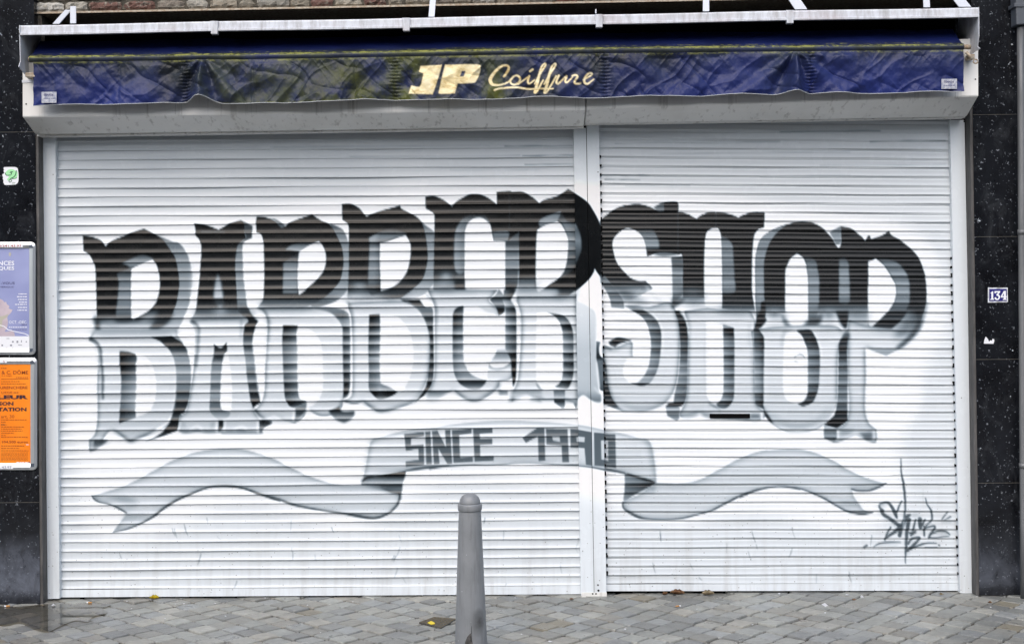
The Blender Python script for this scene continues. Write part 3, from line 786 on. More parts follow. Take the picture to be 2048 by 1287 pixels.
F(TF2, '655,1035! 772,1030! 769,1190 740,1210! 660,1148!', [(1030, 60), (1050, 120), (1110, 175), (1130, 25), (1170, 110), (1210, 150)], b=0.9)
F(TF2, '220,1030! 530,1030! 520,1130 380,1090 280,1120 190,1145!', [(1030, 140), (1080, 200), (1140, 90)], b=2.4, a=.8)
S_(TF2, '260,1110,10 370,1085,20 440,1115,10', 246, b=2); S_(TF2, '420,1120,12 530,1130,14', 70, b=2.5, a=.8); S_(TF2, '770,1130,24 840,1130,18 900,1100,12', 90, b=3, a=.7)
S_(TF2, '476,960,6 500,1000,14 530,1022,8', 110, b=1.4)
F(TF2, '1094,525! 1135,532! 1122,600 1132,670 1166,700! 1190,760 1212,950 1250,1080 1290,1155 1290,1215! 1172,1162! 1170,1045 1130,1010 1112,820 1094,700!', [(525, 120), (600, 65), (690, 30), (730, 105), (900, 112), (1000, 90), (1060, 40), (1110, 110), (1140, 30), (1215, 115)], b=0.9)
F(TF2, '1090,740! 1105,760 1132,990 1110,960 1095,850', 228, b=1.2)

# ---- S
F(TG, '655,130! 760,78 765,168 700,168', [(80, 60), (165, 120)], b=1)
F(TG, '105,262! 150,222 230,160 340,112 490,92 600,120 700,165 762,165! 762,75! 840,68 900,72! 910,110 906,185! 960,185 1185,330 1180,480 1178,980 950,1000! 950,640 900,610 700,598 585,632! 575,540 540,440 470,370 395,343 340,358 285,405 245,450 231,510 240,570 260,650 300,730 350,790 420,850 500,880 572,880! 640,960 560,1010 350,1100 290,1020 200,900 110,820!', [(0, BLK), (830, 24), (890, 40), (940, 95), (1010, 190), (1100, 205)], b=0.7)
F(TG, '105,815! 150,830 205,900 285,1000 342,1090 352,1170! 220,1157! 200,1060 160,980 108,895!', [(815, 70), (880, 140), (920, 75), (1000, 150), (1020, 90), (1095, 140), (1110, 95), (1170, 175)], b=0.9)
F(TG, '380,1000! 300,990 340,1090 420,1110 600,1115', [(990, 60), (1110, 140)], b=5, a=.6)
F(TG, '460,362! 600,350 650,365 685,420 708,480 712,552! 590,562 575,540 552,470 522,410', [(350, 50), (400, 100), (470, 140), (530, 150), (560, 60)], b=1.4)
F(TG, '396,343! 470,370 522,410 557,470 577,560 585,634! 835,632! 847,800 852,1117! 800,1117 700,1010 625,935 572,880! 500,880 420,850 350,790 300,730 260,650 240,570 231,510 245,450 285,405 340,360', WHT)
F(TG, '650,612! 720,595 830,595 908,615! 760,630', 105, b=1.2)
F(TG, '570,905! 640,1000 790,1110 720,1110 600,1000', 236, b=3, a=.8)
F(TG, '836,638! 952,630! 957,750 952,880 957,1010 850,1115! 845,800', [(630, 40), (680, 100), (720, 70), (800, 150), (900, 120), (1000, 140), (1040, 80), (1115, 40)], b=1)
SP(TG, 1090, 1020, 90, 55, 150, 0.8); SP(TG, 1100, 1100, 120, 42, 192, 0.95)
F(TG2, '345,60! 480,55 600,70 780,20 860,60 910,250 922,400 917,600 897,800 862,930 800,1030 700,1100 560,1142 430,1140 330,1132 258,1080 210,970 180,850 160,700 135,590! 135,470 250,492 430,432 440,570 560,700 620,560 690,300 540,130', body(TG2), edge=(95, .75, 5.0), b=1.1)
F(TG2, '442,430! 442,570 385,598 345,680 340,760 385,830 430,852 490,842 555,780 605,680 625,560 628,430 610,330 580,230 520,160 450,115 380,92 280,140 280,370 430,405', WHT, b=1.2)
F(TG2, '385,78! 540,95 622,140 690,210 727,300 734,400 722,560 702,680 662,780 602,860 520,884 412,850! 490,842 552,780 602,680 622,560 627,430 612,330 580,230 520,160 450,115', [(78, 150), (110, 14), (150, 50), (200, 110), (215, 70), (290, 150), (310, 60), (390, 120), (410, 80), (490, 150), (500, 60), (590, 150), (680, 110), (700, 160), (760, 80), (780, 150), (845, 130), (855, 14), (884, 60)], b=0.9, x=[(600, 25), (730, -20)])
S_(TG2, '560,95,14 650,150,20 710,220,20 745,310,18 752,400,16 742,540,12', 246, b=1.6, a=.9)
F(TG2, '190,432! 285,385 430,410! 300,452 260,487! 208,465', [(385, 60), (430, 20), (487, 80)], b=1, x=[(190, 30), (260, -10), (350, 10)])
S_(TG2, '140,490,12 215,505,22', 85, b=2, a=.8); S_(TG2, '240,510,12 330,475,18 420,470,10', 150, b=3, a=.7)
F(TG2, '136,600! 165,680 182,850 210,970 262,1060 352,1148! 250,1110 142,1070!', [(600, 25), (690, 50), (740, 120), (770, 60), (850, 120), (870, 60), (960, 30), (1030, 60), (1045, 20), (1090, 80), (1148, 180)], b=0.9)
S_(TG2, '250,990,14 330,1050,20 480,1105,30 650,1090,24 780,1020,16 850,940,10', 130, b=5, a=.6); S_(TG2, '290,1090,14 420,1135,18 580,1145,18 700,1110,18 790,1060,18 850,960,18', 240, b=2, a=.8)
F(TG2, '868,105! 930,110 967,160 1002,270 1012,370 1007,600 1002,900 992,1000 962,1070 910,1096 778,1092! 810,1060 858,1052! 872,960 902,820 922,640 927,480 917,300 900,200', [(105, 12), (180, 30), (205, 70), (222, 12), (300, 30), (390, 35), (410, 70), (480, 90), (505, 50), (590, 120), (605, 80), (680, 160), (690, 110), (770, 165), (790, 120), (860, 140), (875, 90), (955, 130), (970, 70), (1040, 110), (1055, 14), (1092, 25)], b=0.9, x=[(900, 15), (1000, -10)])
F(TG2, '778,1095! 912,1100 920,1180 916,1215 890,1242! 795,1187!', [(1095, 90), (1120, 195), (1150, 130), (1165, 100), (1242, 160)], b=1)
S_(TG2, '930,120,10 980,170,16 1015,280,16 1028,380,12', 244, b=1.6)

# ---- H
F(TH, '188,130! 280,145 340,180 375,197! 430,157 500,130 565,126! 572,142 580,128! 680,140 760,165 805,187! 860,155 950,128 1076,128! 1070,282! 1040,290 1008,305 970,360 957,450 947,600 945,800 947,950 990,1200! 900,1150 635,1115! 640,960 636,600 630,450 622,350 600,300 562,292 500,312 475,345 462,400 460,480 455,700 458,1010! 235,1000! 235,560 185,560!', [(0, BLK), (860, 22), (1000, 30), (1060, 40), (1110, 95), (1140, 190), (1200, 205)], b=0.7)
SP(TH, 330, 940, 130, 45, 90, 0.9); SP(TH, 340, 1020, 150, 45, 150, 0.9)
F(TH, '625,362! 700,400 748,470 757,600 767,800 767,945 640,965! 636,600', [(362, 60), (420, 120), (490, 145), (520, 110), (580, 140), (690, 110), (770, 135), (800, 110), (860, 150), (965, 90)], b=1.3)
F(TH, '475,345! 500,312 562,292 600,300 622,350 632,450 636,700 634,1115! 560,1110 465,1090! 455,1000 452,700 459,480', WHT)
S_(TH, '184,130,7 184,300,7 184,555,6', 105, b=1.2, a=.7); S_(TH, '572,150,10 574,285,12', 75, b=2, a=.7)
F(TH, '120,1120! 230,1050 260,1010 130,1000', [(1000, 110), (1060, 35), (1130, 50)], b=2.5, a=.85)
F(TH2, '250,60! 470,30 640,45 900,50 960,120 985,200 1010,250 965,400 975,900 990,1020 1060,1085 1110,1110 1040,1180 940,1190 800,1180 520,1160 400,1110 230,1150 200,1110! 270,950 285,600 288,280', body(TH2), edge=(95, .75, 5.0), b=1.2)
S_(TH2, '210,60,14 255,120,20 285,200,18 298,300,12', 244, b=1.6); S_(TH2, '250,60,12 290,150,14 310,250,10', 130, b=3, a=.5)
F(TH2, '470,175! 560,178 645,206! 652,400 655,700 655,880 630,970 590,1008 540,1008 500,972 476,900 470,600', WHT)
S_(TH2, '470,200,10 466,600,12 475,880,10', 185, b=3, a=.5)
F(TH2, '648,203! 757,235! 762,340 765,500 762,900 745,990 700,1050 650,1067 600,1050 578,1020! 630,970 650,890 655,700 652,400', [(203, 90), (232, 140), (245, 14), (320, 60), (345, 110), (420, 140), (435, 70), (500, 150), (530, 60), (600, 150), (630, 70), (700, 165), (720, 80), (800, 165), (820, 80), (880, 160), (910, 60), (980, 150), (992, 25), (1067, 90)], b=0.9, x=[(650, 25), (765, -25)])
S_(TH2, '505,1012,12 560,1045,16 605,1062,8', 95, b=1.8); S_(TH2, '610,1050,10 612,1105,12', 130, b=2, a=.6)
S_(TH2, '955,150,18 945,300,18 955,500,16 965,800,14', 242, b=1.8, a=.9); S_(TH2, '920,200,12 915,400,12', 140, b=3, a=.5)
F(TH2, '200,1110! 400,1112 330,1160 250,1165', [(1100, 130), (1165, 215)], b=3); F(TH2, '410,1110! 520,1110 515,1160 470,1165', [(1100, 140), (1165, 205)], b=3)
F(TH2, '930,1110! 1030,1110! 1020,1180 940,1190', [(1110, 170), (1150, 120), (1190, 215)], b=2.5); S_(TH2, '1045,1115,22 1048,1180,22', 250, b=1.5)
F(TH2, '963,245! 1010,242 1047,290 1067,340 1070,600 1067,880 1062,1000 1067,1068! 1000,1015 980,930 975,800 975,600 968,400', [(245, 16), (330, 35), (350, 60), (420, 75), (440, 45), (520, 120), (545, 70), (620, 150), (640, 85), (720, 150), (740, 100), (820, 155), (890, 150), (910, 60), (980, 80), (990, 35), (1068, 120)], b=0.9, x=[(975, 30), (1067, -35)])
F(TH2, '1064,1075! 1100,1102 1142,1180 1168,1224! 1120,1190 1080,1130', 36, b=0.9)
F(TH2, '995,20! 1085,20! 1080,120 1040,170 985,235! 975,200 1020,140', [(20, 25), (150, 30), (235, 90)], b=1.4)
S_(TH2, '1070,150,30 1040,200,20', 110, b=3, a=.6)

# ---- O
F(TI, '590,67! 700,82 800,140 890,230 950,330 985,290 982,117! 1080,135 1150,180 1230,267! 1290,240 1290,800 1270,900 1260,1010 770,1010 200,1010 118,1055! 108,900 107,480 120,370 150,270 200,210 290,150 420,100 520,73', [(0, BLK), (870, 22), (920, 50), (980, 120), (1010, 180)], b=0.7)
F(TI, '118,1055! 110,900 108,480 120,370 150,270 200,210 290,150 430,98! 330,180 262,270 227,350 205,430 195,520 195,800 200,880 167,900 160,970', [(98, 110), (200, 150), (330, 125), (430, 145), (520, 125), (610, 150), (700, 140), (790, 160), (880, 135), (1055, 90)], b=0.8)
F(TI, '870,170! 982,117! 986,250 972,295 930,300! 905,240', [(117, 85), (170, 130), (240, 155), (300, 110)], b=1)
F(TI, '965,455! 1015,430 1060,490 1070,600 1072,900 965,905!', [(430, 35), (490, 110), (600, 150), (700, 145), (800, 155), (850, 125), (905, 90)], b=1.4)
F(TI, '600,410! 660,430 722,470 747,550 762,650 762,880 752,940 735,1050 645,1085! 650,900 650,750 642,600 630,510', [(410, 30), (480, 90), (560, 140), (610, 120), (700, 160), (740, 130), (800, 155), (900, 130), (1000, 120), (1085, 90)], b=1.3)
F(TI, '535,395! 590,430 627,510 642,600 650,750 650,900 645,1082! 600,1140 528,1180! 470,1142 413,1060! 411,800 414,580 440,500 480,430', WHT)
SP(TI, 300, 1010, 65, 50, 170, .95); SP(TI, 860, 1025, 65, 55, 182, .95); SP(TI, 1180, 1010, 75, 50, 180, .9)
F(TI, '165,900! 210,890 207,1060! 215,1090 150,1167 93,1170! 110,1115 118,1050 160,970', 22, b=1.3)
F(TI, '380,1010! 412,1060 470,1145 500,1175 440,1175 385,1090', [(1010, 110), (1090, 60), (1175, 110)], b=3, a=.8)
F(TI, '640,1085! 770,1000 800,1040 740,1160 640,1180 560,1172 600,1140', [(1000, 170), (1080, 40), (1130, 60), (1180, 150)], b=3, a=.9)
F(TI, '930,985! 1085,980! 1070,1080 1055,1150 1022,1178! 980,1120 950,1050', [(980, 50), (1080, 22), (1178, 50)], b=2)
S_(TI, '930,1030,14 980,1130,16 1020,1180,12', 215, b=2, a=.8); S_(TI, '1075,1060,12 1062,1150,12', 225, b=2, a=.7)
F(TI2, '60,110! 200,80 500,60 900,60 1010,110 1080,90 1060,180 960,300 945,800 910,930 810,1070 700,1132 560,1152 420,1142 290,1072 190,925 92,700 80,300', body(TI2), edge=(95, .75, 5.0), b=1.2, a=.95)
F(TI2, '412,140! 470,105 530,103! 592,170 622,240 642,330 647,600 642,750 612,820 545,857 450,832 405,782 388,650 395,300', WHT, b=1)
S_(TI2, '415,100,14 385,170,18 378,260,14', 130, b=3, a=.5); S_(TI2, '390,110,16 470,100,14', 150, b=2.5, a=.6)
F(TI2, '528,103! 600,97 682,105 722,170 757,270 767,400 762,600 747,720 702,832 640,872 590,887 542,860! 600,832 640,762 647,600 642,330 617,230 580,150', [(97, 30), (120, 12), (170, 50), (185, 14), (260, 70), (275, 50), (340, 150), (375, 70), (440, 150), (470, 80), (550, 150), (565, 110), (640, 160), (665, 60), (720, 120), (745, 25), (820, 70), (832, 14), (887, 60)], b=0.9, x=[(640, 15), (765, -20)])
S_(TI2, '700,110,14 745,180,18 778,280,16 785,400,12', 245, b=1.6)
F(TI2, '88,85! 130,88 167,130 192,190 194,400 192,600 190,830 187,872 202,922! 120,880 100,800 98,500 90,250', [(85, 14), (130, 60), (175, 70), (190, 30), (260, 80), (285, 60), (360, 130), (380, 80), (450, 140), (470, 100), (540, 160), (560, 110), (650, 160), (660, 110), (740, 150), (760, 60), (820, 100), (835, 35), (880, 70), (922, 150)], b=0.9, x=[(95, 35), (150, 5), (190, -40)])
F(TI2, '190,925! 240,980 292,1070! 240,1025 208,985', 40, b=1)
S_(TI2, '200,880,10 205,600,14 205,300,14', 238, b=2, a=.7)
S_(TI2, '250,960,14 350,1040,22 480,1085,30 620,1080,30 760,1020,22 860,900,12', 120, b=5, a=.6); S_(TI2, '300,1070,14 420,1120,22 560,1132,24 700,1110,22 810,1050,22 890,950,22 935,820,18', 242, b=2, a=.85)
# worn patch on the O
S_(TI2, '505,380,5 560,355,6 610,380,5;510,420,5 540,425,5;600,460,5 690,458,6;560,345,3 600,360,5', 90, b=0.6, a=.7)

# ---- P
F(TJ, '510,208! 580,190 680,160 757,110! 790,160 880,210 960,275 1020,330 1070,400 1105,490 1132,580 1144,700 1143,820 1130,900 1095,1010 1050,1110 960,1210 880,1290! 500,1290 545,1050! 545,600 540,430! 470,420 350,430 350,250! 440,150', [(0, BLK), (860, 24), (940, 50), (1010, 110), (1100, 150)], b=0.7)
F(TJ, '345,850! 545,850! 545,1110 640,1130 860,1130 800,1290! 345,1290!', [(850, 30), (900, 90), (950, 150), (1010, 195), (1290, 208)], b=2)
F(TJ, '930,930! 1105,930! 1060,1060 960,1200 870,1290 680,1290 720,1120 860,1050', [(930, 80), (980, 130), (1080, 175), (1290, 205)], b=2.5, x=[(900, 10), (960, 0), (1060, -70)])
S_(TJ, '1140,850,20 1110,980,30 1050,1100,40 960,1200,50 880,1280,50', 45, b=3.5, a=.75)
F(TJ, '640,388! 740,398 850,445 920,520 962,600 974,700 967,850 930,930 870,990 700,1000 780,910 818,830 834,740 825,660 780,570 710,470', [(388, 30), (430, 90), (460, 130), (500, 110), (560, 165), (590, 100), (650, 160), (690, 130), (740, 165), (780, 120), (840, 140), (870, 90), (940, 90), (960, 40)], b=1.4)
F(TJ, '585,1100! 700,990 790,930 940,930! 925,980 870,1045 780,1120 700,1135', [(930, 60), (975, 30), (1020, 60), (1040, 22), (1100, 45), (1135, 110)], b=1.3)
F(TJ, '543,430! 625,397! 715,478 787,590 825,660 834,740 816,830 770,912 700,990 575,1105! 548,1050 541,800 545,600', WHT)
F(TJ2, '345,-5! 540,60 760,90 950,120 1030,130 950,220 860,292 730,362! 640,330 530,285 515,320 518,600 508,850 520,980 560,1070 625,1120! 625,1250 540,1240 420,1180 300,1230 190,1255 100,1150 330,1030 335,500 330,180', body(TJ2), edge=(95, .75, 5.0), b=1.3)
S_(TJ2, '1090,10,30 1040,110,44 950,200,46 850,285,30', 50, b=3, a=.8); F(TJ2, '520,285! 860,290! 730,364!', [(285, 185), (320, 160), (364, 185)], b=1.3)
S_(TJ2, '1000,60,60 900,130,50 820,170,40', 110, b=7, a=.6)
F(TJ2, '262,190! 332,180 327,330 335,560 332,850 332,1030! 290,1070 222,1112! 90,1078! 160,1010 202,960 230,800 237,560 240,350 242,250', [(180, 22), (265, 50), (285, 14), (370, 80), (395, 55), (450, 130), (485, 70), (550, 140), (575, 85), (650, 150), (670, 80), (730, 140), (760, 90), (840, 150), (860, 70), (920, 100), (940, 22), (1000, 50), (1030, 16), (1112, 30)], b=0.9)
F(TJ2, '290,120! 350,130 345,200 265,200', [(100, 70), (200, 40)], b=2.5, a=.8); S_(TJ2, '340,190,16 345,330,10', 80, b=3.5, a=.6)
S_(TJ2, '300,110,16 265,160,20 235,230,14', 240, b=1.8, a=.9)
F(TJ2, '90,1080! 222,1115! 222,1200 198,1262! 90,1212!', [(1080, 150), (1110, 190), (1135, 90), (1190, 160), (1215, 75), (1262, 150)], b=1)
S_(TJ2, '510,350,10 508,850,14 530,1010,10', 185, b=3, a=.5)
F(TJ2, '250,1125! 400,1140 350,1190 260,1210', [(1125, 130), (1210, 215)], b=3.5); F(TJ2, '430,1160! 590,1130! 585,1215 500,1215', [(1130, 150), (1215, 60)], b=3, a=.85)
S_(TJ2, '300,1215,10 415,1165,22 490,1210,12', 250, b=2.4); S_(TJ2, '235,1130,16 235,1220,16', 246, b=1.5); S_(TJ2, '605,1130,24 605,1230,20', 228, b=2)

# soft shade under the waist of each letter
for t, s in ((TA2, '250,35,30 500,30,24 800,45,40 980,30,40'), (TB2, '260,25,30 480,10,24 700,20,34'), (TC2, '210,95,30 420,88,24 640,84,20'), (TD2, '230,10,30 420,12,26 640,0,30'), (TE2, '220,10,30 420,5,24 620,15,20'), (TF2, '300,95,40 500,85,30 700,75,40 850,60,30'),
             (TG2, '420,25,34 600,45,34 780,70,34'), (TH2, '300,60,40 460,50,24 640,40,30 860,70,50'), (TI2, '230,70,40 380,40,40;760,60,40 900,60,60'), (TJ2, '380,40,50 540,60,40 760,120,40')):
    S_(t, s, 85, b=8, a=.45)
for t, s in ((TA2, '700,300,10 780,450,16 790,560,16 750,760,14'), (TB2, '300,150,12 290,500,14 250,800,14'), (TC2, '260,320,12 250,700,14;790,480,10 815,600,14 815,880,12'), (TD2, '250,250,12 255,800,14;840,440,10 875,560,14 855,720,12'), (TE2, '235,250,12 235,850,14'), (TH2, '320,300,14 320,900,14;780,400,12 780,900,14'), (TI2, '225,300,16 220,800,14;790,450,14 790,650,14 760,820,12'), (TJ2, '355,400,14 350,900,16')):
    S_(t, s, 236, b=2.6, a=.55)
# overspray that carries the black down into the pale half
for s in ('200,636,15 225,640,15 258,634,12', '335,628,16 318,646,14', '396,626,14 450,630,14 505,628,14', '530,611,13 570,612,12 612,610,12 650,600,14', '702,576,14 730,580,12', '780,592,14 810,584,16', '870,570,14 902,572,14', '1040,574,13 1074,576,12', '1115,590,12 1145,580,16', '1225,572,12 1260,590,16', '1368,594,14 1402,592,14', '1446,618,14 1500,620,12', '1532,626,13 1566,628,13', '1640,626,14 1668,628,12', '1700,628,13 1732,630,12', '1822,640,18 1800,665,18'):
    S_(PX, s, 62, b=7, a=.5)
# ---- ribbon
def joined(*ps):
    out = []
    for t, s in ps: out += parse(t, s)
    return out
RIB = 212
left = joined((TK, '122,822! 250,790 450,722 620,640 820,530 1000,445 1200,380 1400,347 1550,340 1700,356 1850,400'), (TL, '100,392 250,450 400,525 650,640 850,700 1000,712 1140,712! 1330,722 1450,760 1538,808! 1540,870 1500,925 1400,1012 1280,1052 1100,1032 900,992 640,962 420,905 130,812'),
              (TK, '1860,812 1700,752 1560,722 1420,718 1300,737 1100,812 900,922 720,1062 500,1162 340,1195! 400,1110 482,1000! 300,905 200,885 145,855'))
F(TK, '', [(340, 223), (720, 214), (1200, 221)], pts=left, b=0.9, edge=(120, .5, 7.0))
F(TK, '250,840! 420,900 480,1000 560,1060 500,1010 600,900 480,835', [(830, 110), (900, 180), (1010, 200)], b=5, a=.7)
F(TK, '480,1010! 700,1015 560,1080 420,1110', [(1010, 150), (1110, 200)], b=4, a=.6)
S_(TK, '125,822,8 148,855,14 200,885,12 300,905,12 390,950,18 480,998,14', 75, b=.8)
S_(TK, '345,1193,8 500,1160,12 640,1095,16 770,1020,22 900,922,24 1090,822,22 1300,738,18 1420,720,22 1560,722,26 1700,752,20 1860,812,20 1960,850,22 2050,878,14', 70, b=.8)
S_(TL, '0,765,12 130,812,20 280,855,18 420,905,22 560,938,20 760,970,16 930,995,22 1100,1030,30 1270,1052,26 1400,1010,24 1500,920,22 1530,850,18 1530,800,14', 80, b=.9)
S_(TL, '1300,1025,8 1400,985,10 1470,900,10', 200, b=1.5, a=.6)
mid = joined((TL, '1135,690! 1170,600 1200,450 1220,330 1250,255 1320,225 1600,152'), (TM, '50,118 200,95 500,65 800,55 1100,65 1520,98 1790,150'), (TN, '160,165 400,228 490,248 525,310 545,400 567,560 573,685! 400,632 250,590'), (TM, '1790,557 1520,515 1300,500 1100,485 900,482 760,496 500,503 150,520'), (TL, '1950,530 1700,552 1600,565 1300,618'))
F(TL, '', [(55, 236), (230, 228), (520, 213), (690, 219)], pts=mid, b=1.0, edge=(130, .5, 7.0))
S_(TL, '1330,228,20 1250,262,26 1222,330,22 1195,460,22 1165,600,18', 165, b=3.5, a=.55); S_(TN, '440,245,24 500,300,40 530,420,36 550,560,30 560,660,20', 165, b=4, a=.6)
S_(TN, '400,250,20 450,350,30 470,500,26', 226, b=4, a=.6); S_(TL, '1300,290,20 1270,420,30 1240,560,24', 222, b=4, a=.6)
F(TL, '1140,690! 1160,650 1200,628 1300,618 1600,565! 1590,620 1565,700 1552,800 1535,812! 1450,762 1330,722 1140,708!', [(565, 45), (620, 30), (660, 120), (695, 165), (710, 50), (745, 110), (812, 60)], b=.9, x=[(1140, -15), (1250, 10), (1400, 0), (1580, 0)])
S_(TL, '1150,672,16 1200,638,22 1260,630,14', 25, b=1.4); S_(TL, '1130,690,12 1160,640,10', 205, b=1)
F(TL, '1160,712! 1420,725 1500,800 1350,760', [(712, 70), (800, 130)], b=3.5, a=.8); S_(TL, '1340,735,8 1450,775,22 1535,808,14 1540,860,14', 55, b=1.6, a=.8)
F(TN, '250,588! 400,630 500,655 575,690! 500,732 400,782 320,832 252,888! 238,860 248,780 252,680', [(588, 60), (640, 120), (690, 130), (705, 60), (760, 110), (785, 75), (830, 120), (888, 160)], b=.9, x=[(250, 15), (400, -10), (540, -50)])
S_(TN, '280,600,16 400,640,22 500,668,20 565,690,12', 22, b=1.2, a=.9); S_(TN, '560,690,16 480,735,20 380,790,14', 40, b=3, a=.6)
S_(TM, '0,545,22 120,525,16 400,505,16 600,505,12 760,495,10 900,485,8 1100,485,8 1300,502,8 1520,518,8 1650,530,10 1790,557,14 1900,575,14', 85, b=1); S_(TN, '60,545,14 160,570,20 250,592,22', 80, b=1); S_(TL, '1600,568,16 1700,550,30 1850,530,26 2040,512,12', 85, b=1.2)
right = joined((TN, '572,688! 750,695 900,686 1000,662 1100,617 1300,510 1500,410 1700,352'), (TO, '260,322 450,312 600,320 750,365 900,440 1000,500 1150,570 1280,615 1355,630! 1280,675 1200,700 1100,702 1035,685! 1060,760 1110,830 1150,880 1240,903! 1120,922 1000,895 900,842 780,772 620,702 500,672 400,664 300,672 150,707'), (TN, '1450,828 1300,890 1150,967 1000,1012 850,1047 680,1058 500,1055 400,1040 300,985 245,940 230,890 330,840 430,790'))
F(TN, '', [(340, 222), (700, 213), (1060, 223)], pts=right, b=.9, edge=(120, .5, 7.0))
F(TN, '560,700! 555,800 420,800 330,850 300,900 330,830 480,750', [(700, 120), (800, 185)], b=3, a=.6)
S_(TN, '235,885,14 238,940,16 300,990,28 400,1040,26 500,1056,16 680,1060,14 850,1047,14 1000,1010,14 1150,965,16 1300,888,22 1450,815,20 1600,762,14 1750,738,10 1880,733,12 2045,760,10', 85, b=.8)
S_(TO, '0,760,16 150,700,12 300,668,8 400,663,10 500,672,12 620,702,12 780,772,16 900,842,14 1000,893,16 1120,915,26 1190,912,18 1240,900,6', 80, b=.8)
S_(TO, '1038,685,16 1100,700,16 1200,698,16 1290,668,18 1355,630,12', 85, b=.8)
F(TO, '980,650! 1250,640 1330,630 1200,660 1060,668', [(630, 120), (668, 160)], b=4, a=.7); F(TO, '880,800! 1050,810 1120,860 1000,850', [(800, 110), (860, 180)], b=5, a=.7)
S_(TK, '420,800,40 700,720,60 1000,600,70 1400,560,60 1700,590,60', 222, b=9, a=.45); S_(TL, '100,560,60 400,720,60 700,850,60 1000,900,50', 222, b=9, a=.4)
S_(TN, '700,960,50 950,880,60 1250,720,70 1600,560,70', 222, b=9, a=.45); S_(TO, '300,480,60 600,540,60 850,640,50', 222, b=9, a=.4)
# SINCE 1990
INK = 102
for s in ('122,115! 290,97! 293,135! 180,150! 178,212! 287,205! 292,378! 135,397! 133,350! 245,338! 243,238! 135,262!', '300,95! 345,92! 358,373! 310,376!',
          '358,92! 405,88! 478,232! 470,85! 515,78! 530,368! 490,371! 412,238! 423,371! 375,374!', '528,85! 695,70! 697,112! 590,125! 598,315! 705,308! 708,350! 542,362!',
          '708,72! 873,65! 875,108! 765,115! 768,160! 873,155! 873,205! 768,212! 770,302! 885,298! 885,340! 722,350!', '1130,150! 1255,65! 1318,65! 1325,340! 1268,345! 1262,135! 1160,193!',
          '1330,70! 1515,75! 1528,356! 1470,356! 1464,212! 1335,206!', '1540,74! 1608,80! 1722,100! 1724,386! 1672,378! 1660,236! 1540,228!', '1740,103! 1830,110! 1922,115! 1928,406! 1836,392! 1745,385!'):
    F(TS, s, [(60, INK - 6), (400, INK)], b=.7)
for s in ('1384,135! 1448,135! 1452,182! 1390,172!', '1590,137! 1662,142! 1660,186! 1592,180!', '1800,172! 1830,168! 1860,165! 1862,346! 1836,338! 1804,334!'):
    F(TS, s, 212, b=.7)
# signature tag
S_(TQ, '330,640,60 430,740,60 540,820,70 600,740,60;620,860,60 620,1000,50;680,860,50 660,1010,40;760,780,60 800,840,50;880,880,40 1000,890,30', 190, b=5, a=.4)
for s in ('545,85,9 545,180,13 550,260,17 570,360,25 582,460,25 588,600,20 580,720,24', '345,650,34 335,640,30 312,600,22 335,568,22 400,560,26 440,600,32 488,690,34 500,725,18', '335,640,36 360,690,36 430,735,34 520,800,40',
          '550,545,15 522,600,18 497,665,22', '540,810,50 480,870,38 420,910,26 370,948,20', '432,820,18 392,900,20 370,958,14', '530,910,40 560,800,46 600,720,42 640,690,26', '630,740,42 610,850,40 597,980,32 595,1060,26 590,1150,14 590,1210,8',
          '702,740,18 672,850,24', '640,885,22 700,868,26 650,910,16', '620,1000,20 660,945,24 745,932,22 680,1010,32 610,1070,32', '745,735,46 752,825,38', '800,740,18 772,800,26', '795,815,24 795,910,18', '806,510,10 820,570,12 868,650,20 872,740,20 820,800,16 788,850,18',
          '800,830,16 895,808,18 905,830,22 865,890,24 840,932,20', '870,890,20 960,858,22 1030,868,22 1070,900,10', '1060,915,8 1000,920,14 930,930,14 850,930,14', '250,1030,8 320,995,15 420,985,16 540,985,10', '610,1075,14 720,1020,20 820,990,16 925,990,12',
          '800,1035,8 930,1035,12', '145,1030,16 175,1018,22', '950,1010,18 953,1014,18', '1042,655,12 980,735,14', '1075,705,14 1010,740,10'):
    S_(TQ, s, 74, b=.8, a=.92)
S_(TQ, '980,770,10 1080,768,14;430,655,5 480,655,5;300,1010,8 500,1020,6;640,1100,8 590,1120,6', 150, b=1.5, a=.6)
SP(TQ, 340, 590, 40, 30, 190, .5); SP(TQ, 700, 690, 50, 40, 190, .5); SP(TQ, 575, 900, 16, 220, 228, .6); SP(TQ, 780, 500, 8, 80, 215, .5); SP(TQ, 1000, 890, 50, 14, 190, .6)
# soot and scuffs where the curtain rolls up
for y, x0, x1, v, w in ((292, 1010, 1145, 120, 4), (311, 1045, 1145, 105, 4), (312, 700, 1040, 165, 3), (328, 1050, 1146, 120, 4), (293, 540, 980, 180, 3), (351, 1200, 1300, 90, 3), (285, 1230, 1560, 120, 2.5), (306, 1320, 1700, 130, 2), (360, 1210, 1280, 60, 3), (372, 1250, 1380, 150, 2), (263, 1560, 1760, 70, 2.5), (283, 1740, 1890, 110, 3), (330, 1640, 1890, 170, 3), (352, 1520, 1700, 150, 2), (340, 900, 1080, 190, 3), (470, 1700, 1880, 200, 2)):
    xs = np.linspace(x0, x1, 7)
    S_(PX, ' '.join('%.1f,%.1f,%.1f' % (x, y + (x0 + x1 - 2 * x) * 0.004 + rng.uniform(-.5, .5), w * rng.uniform(.2, .8)) for x in xs), v, b=.9, a=.55)
for _ in range(46):
    x, y = rng.uniform(125, 1910), rng.uniform(1030, 1178)
    if 1162 < x < 1214: continue
    dx, dy = rng.uniform(-8, 8), rng.uniform(5, 24)
    S_(PX, '%.1f,%.1f,%.1f %.1f,%.1f,%.1f %.1f,%.1f,.8' % (x, y, rng.uniform(.8, 1.8), x + dx * .4, y + dy * .5, rng.uniform(.8, 2.2), x + dx, y + dy), rng.uniform(70, 150), b=.6, a=rng.uniform(.3, .75))
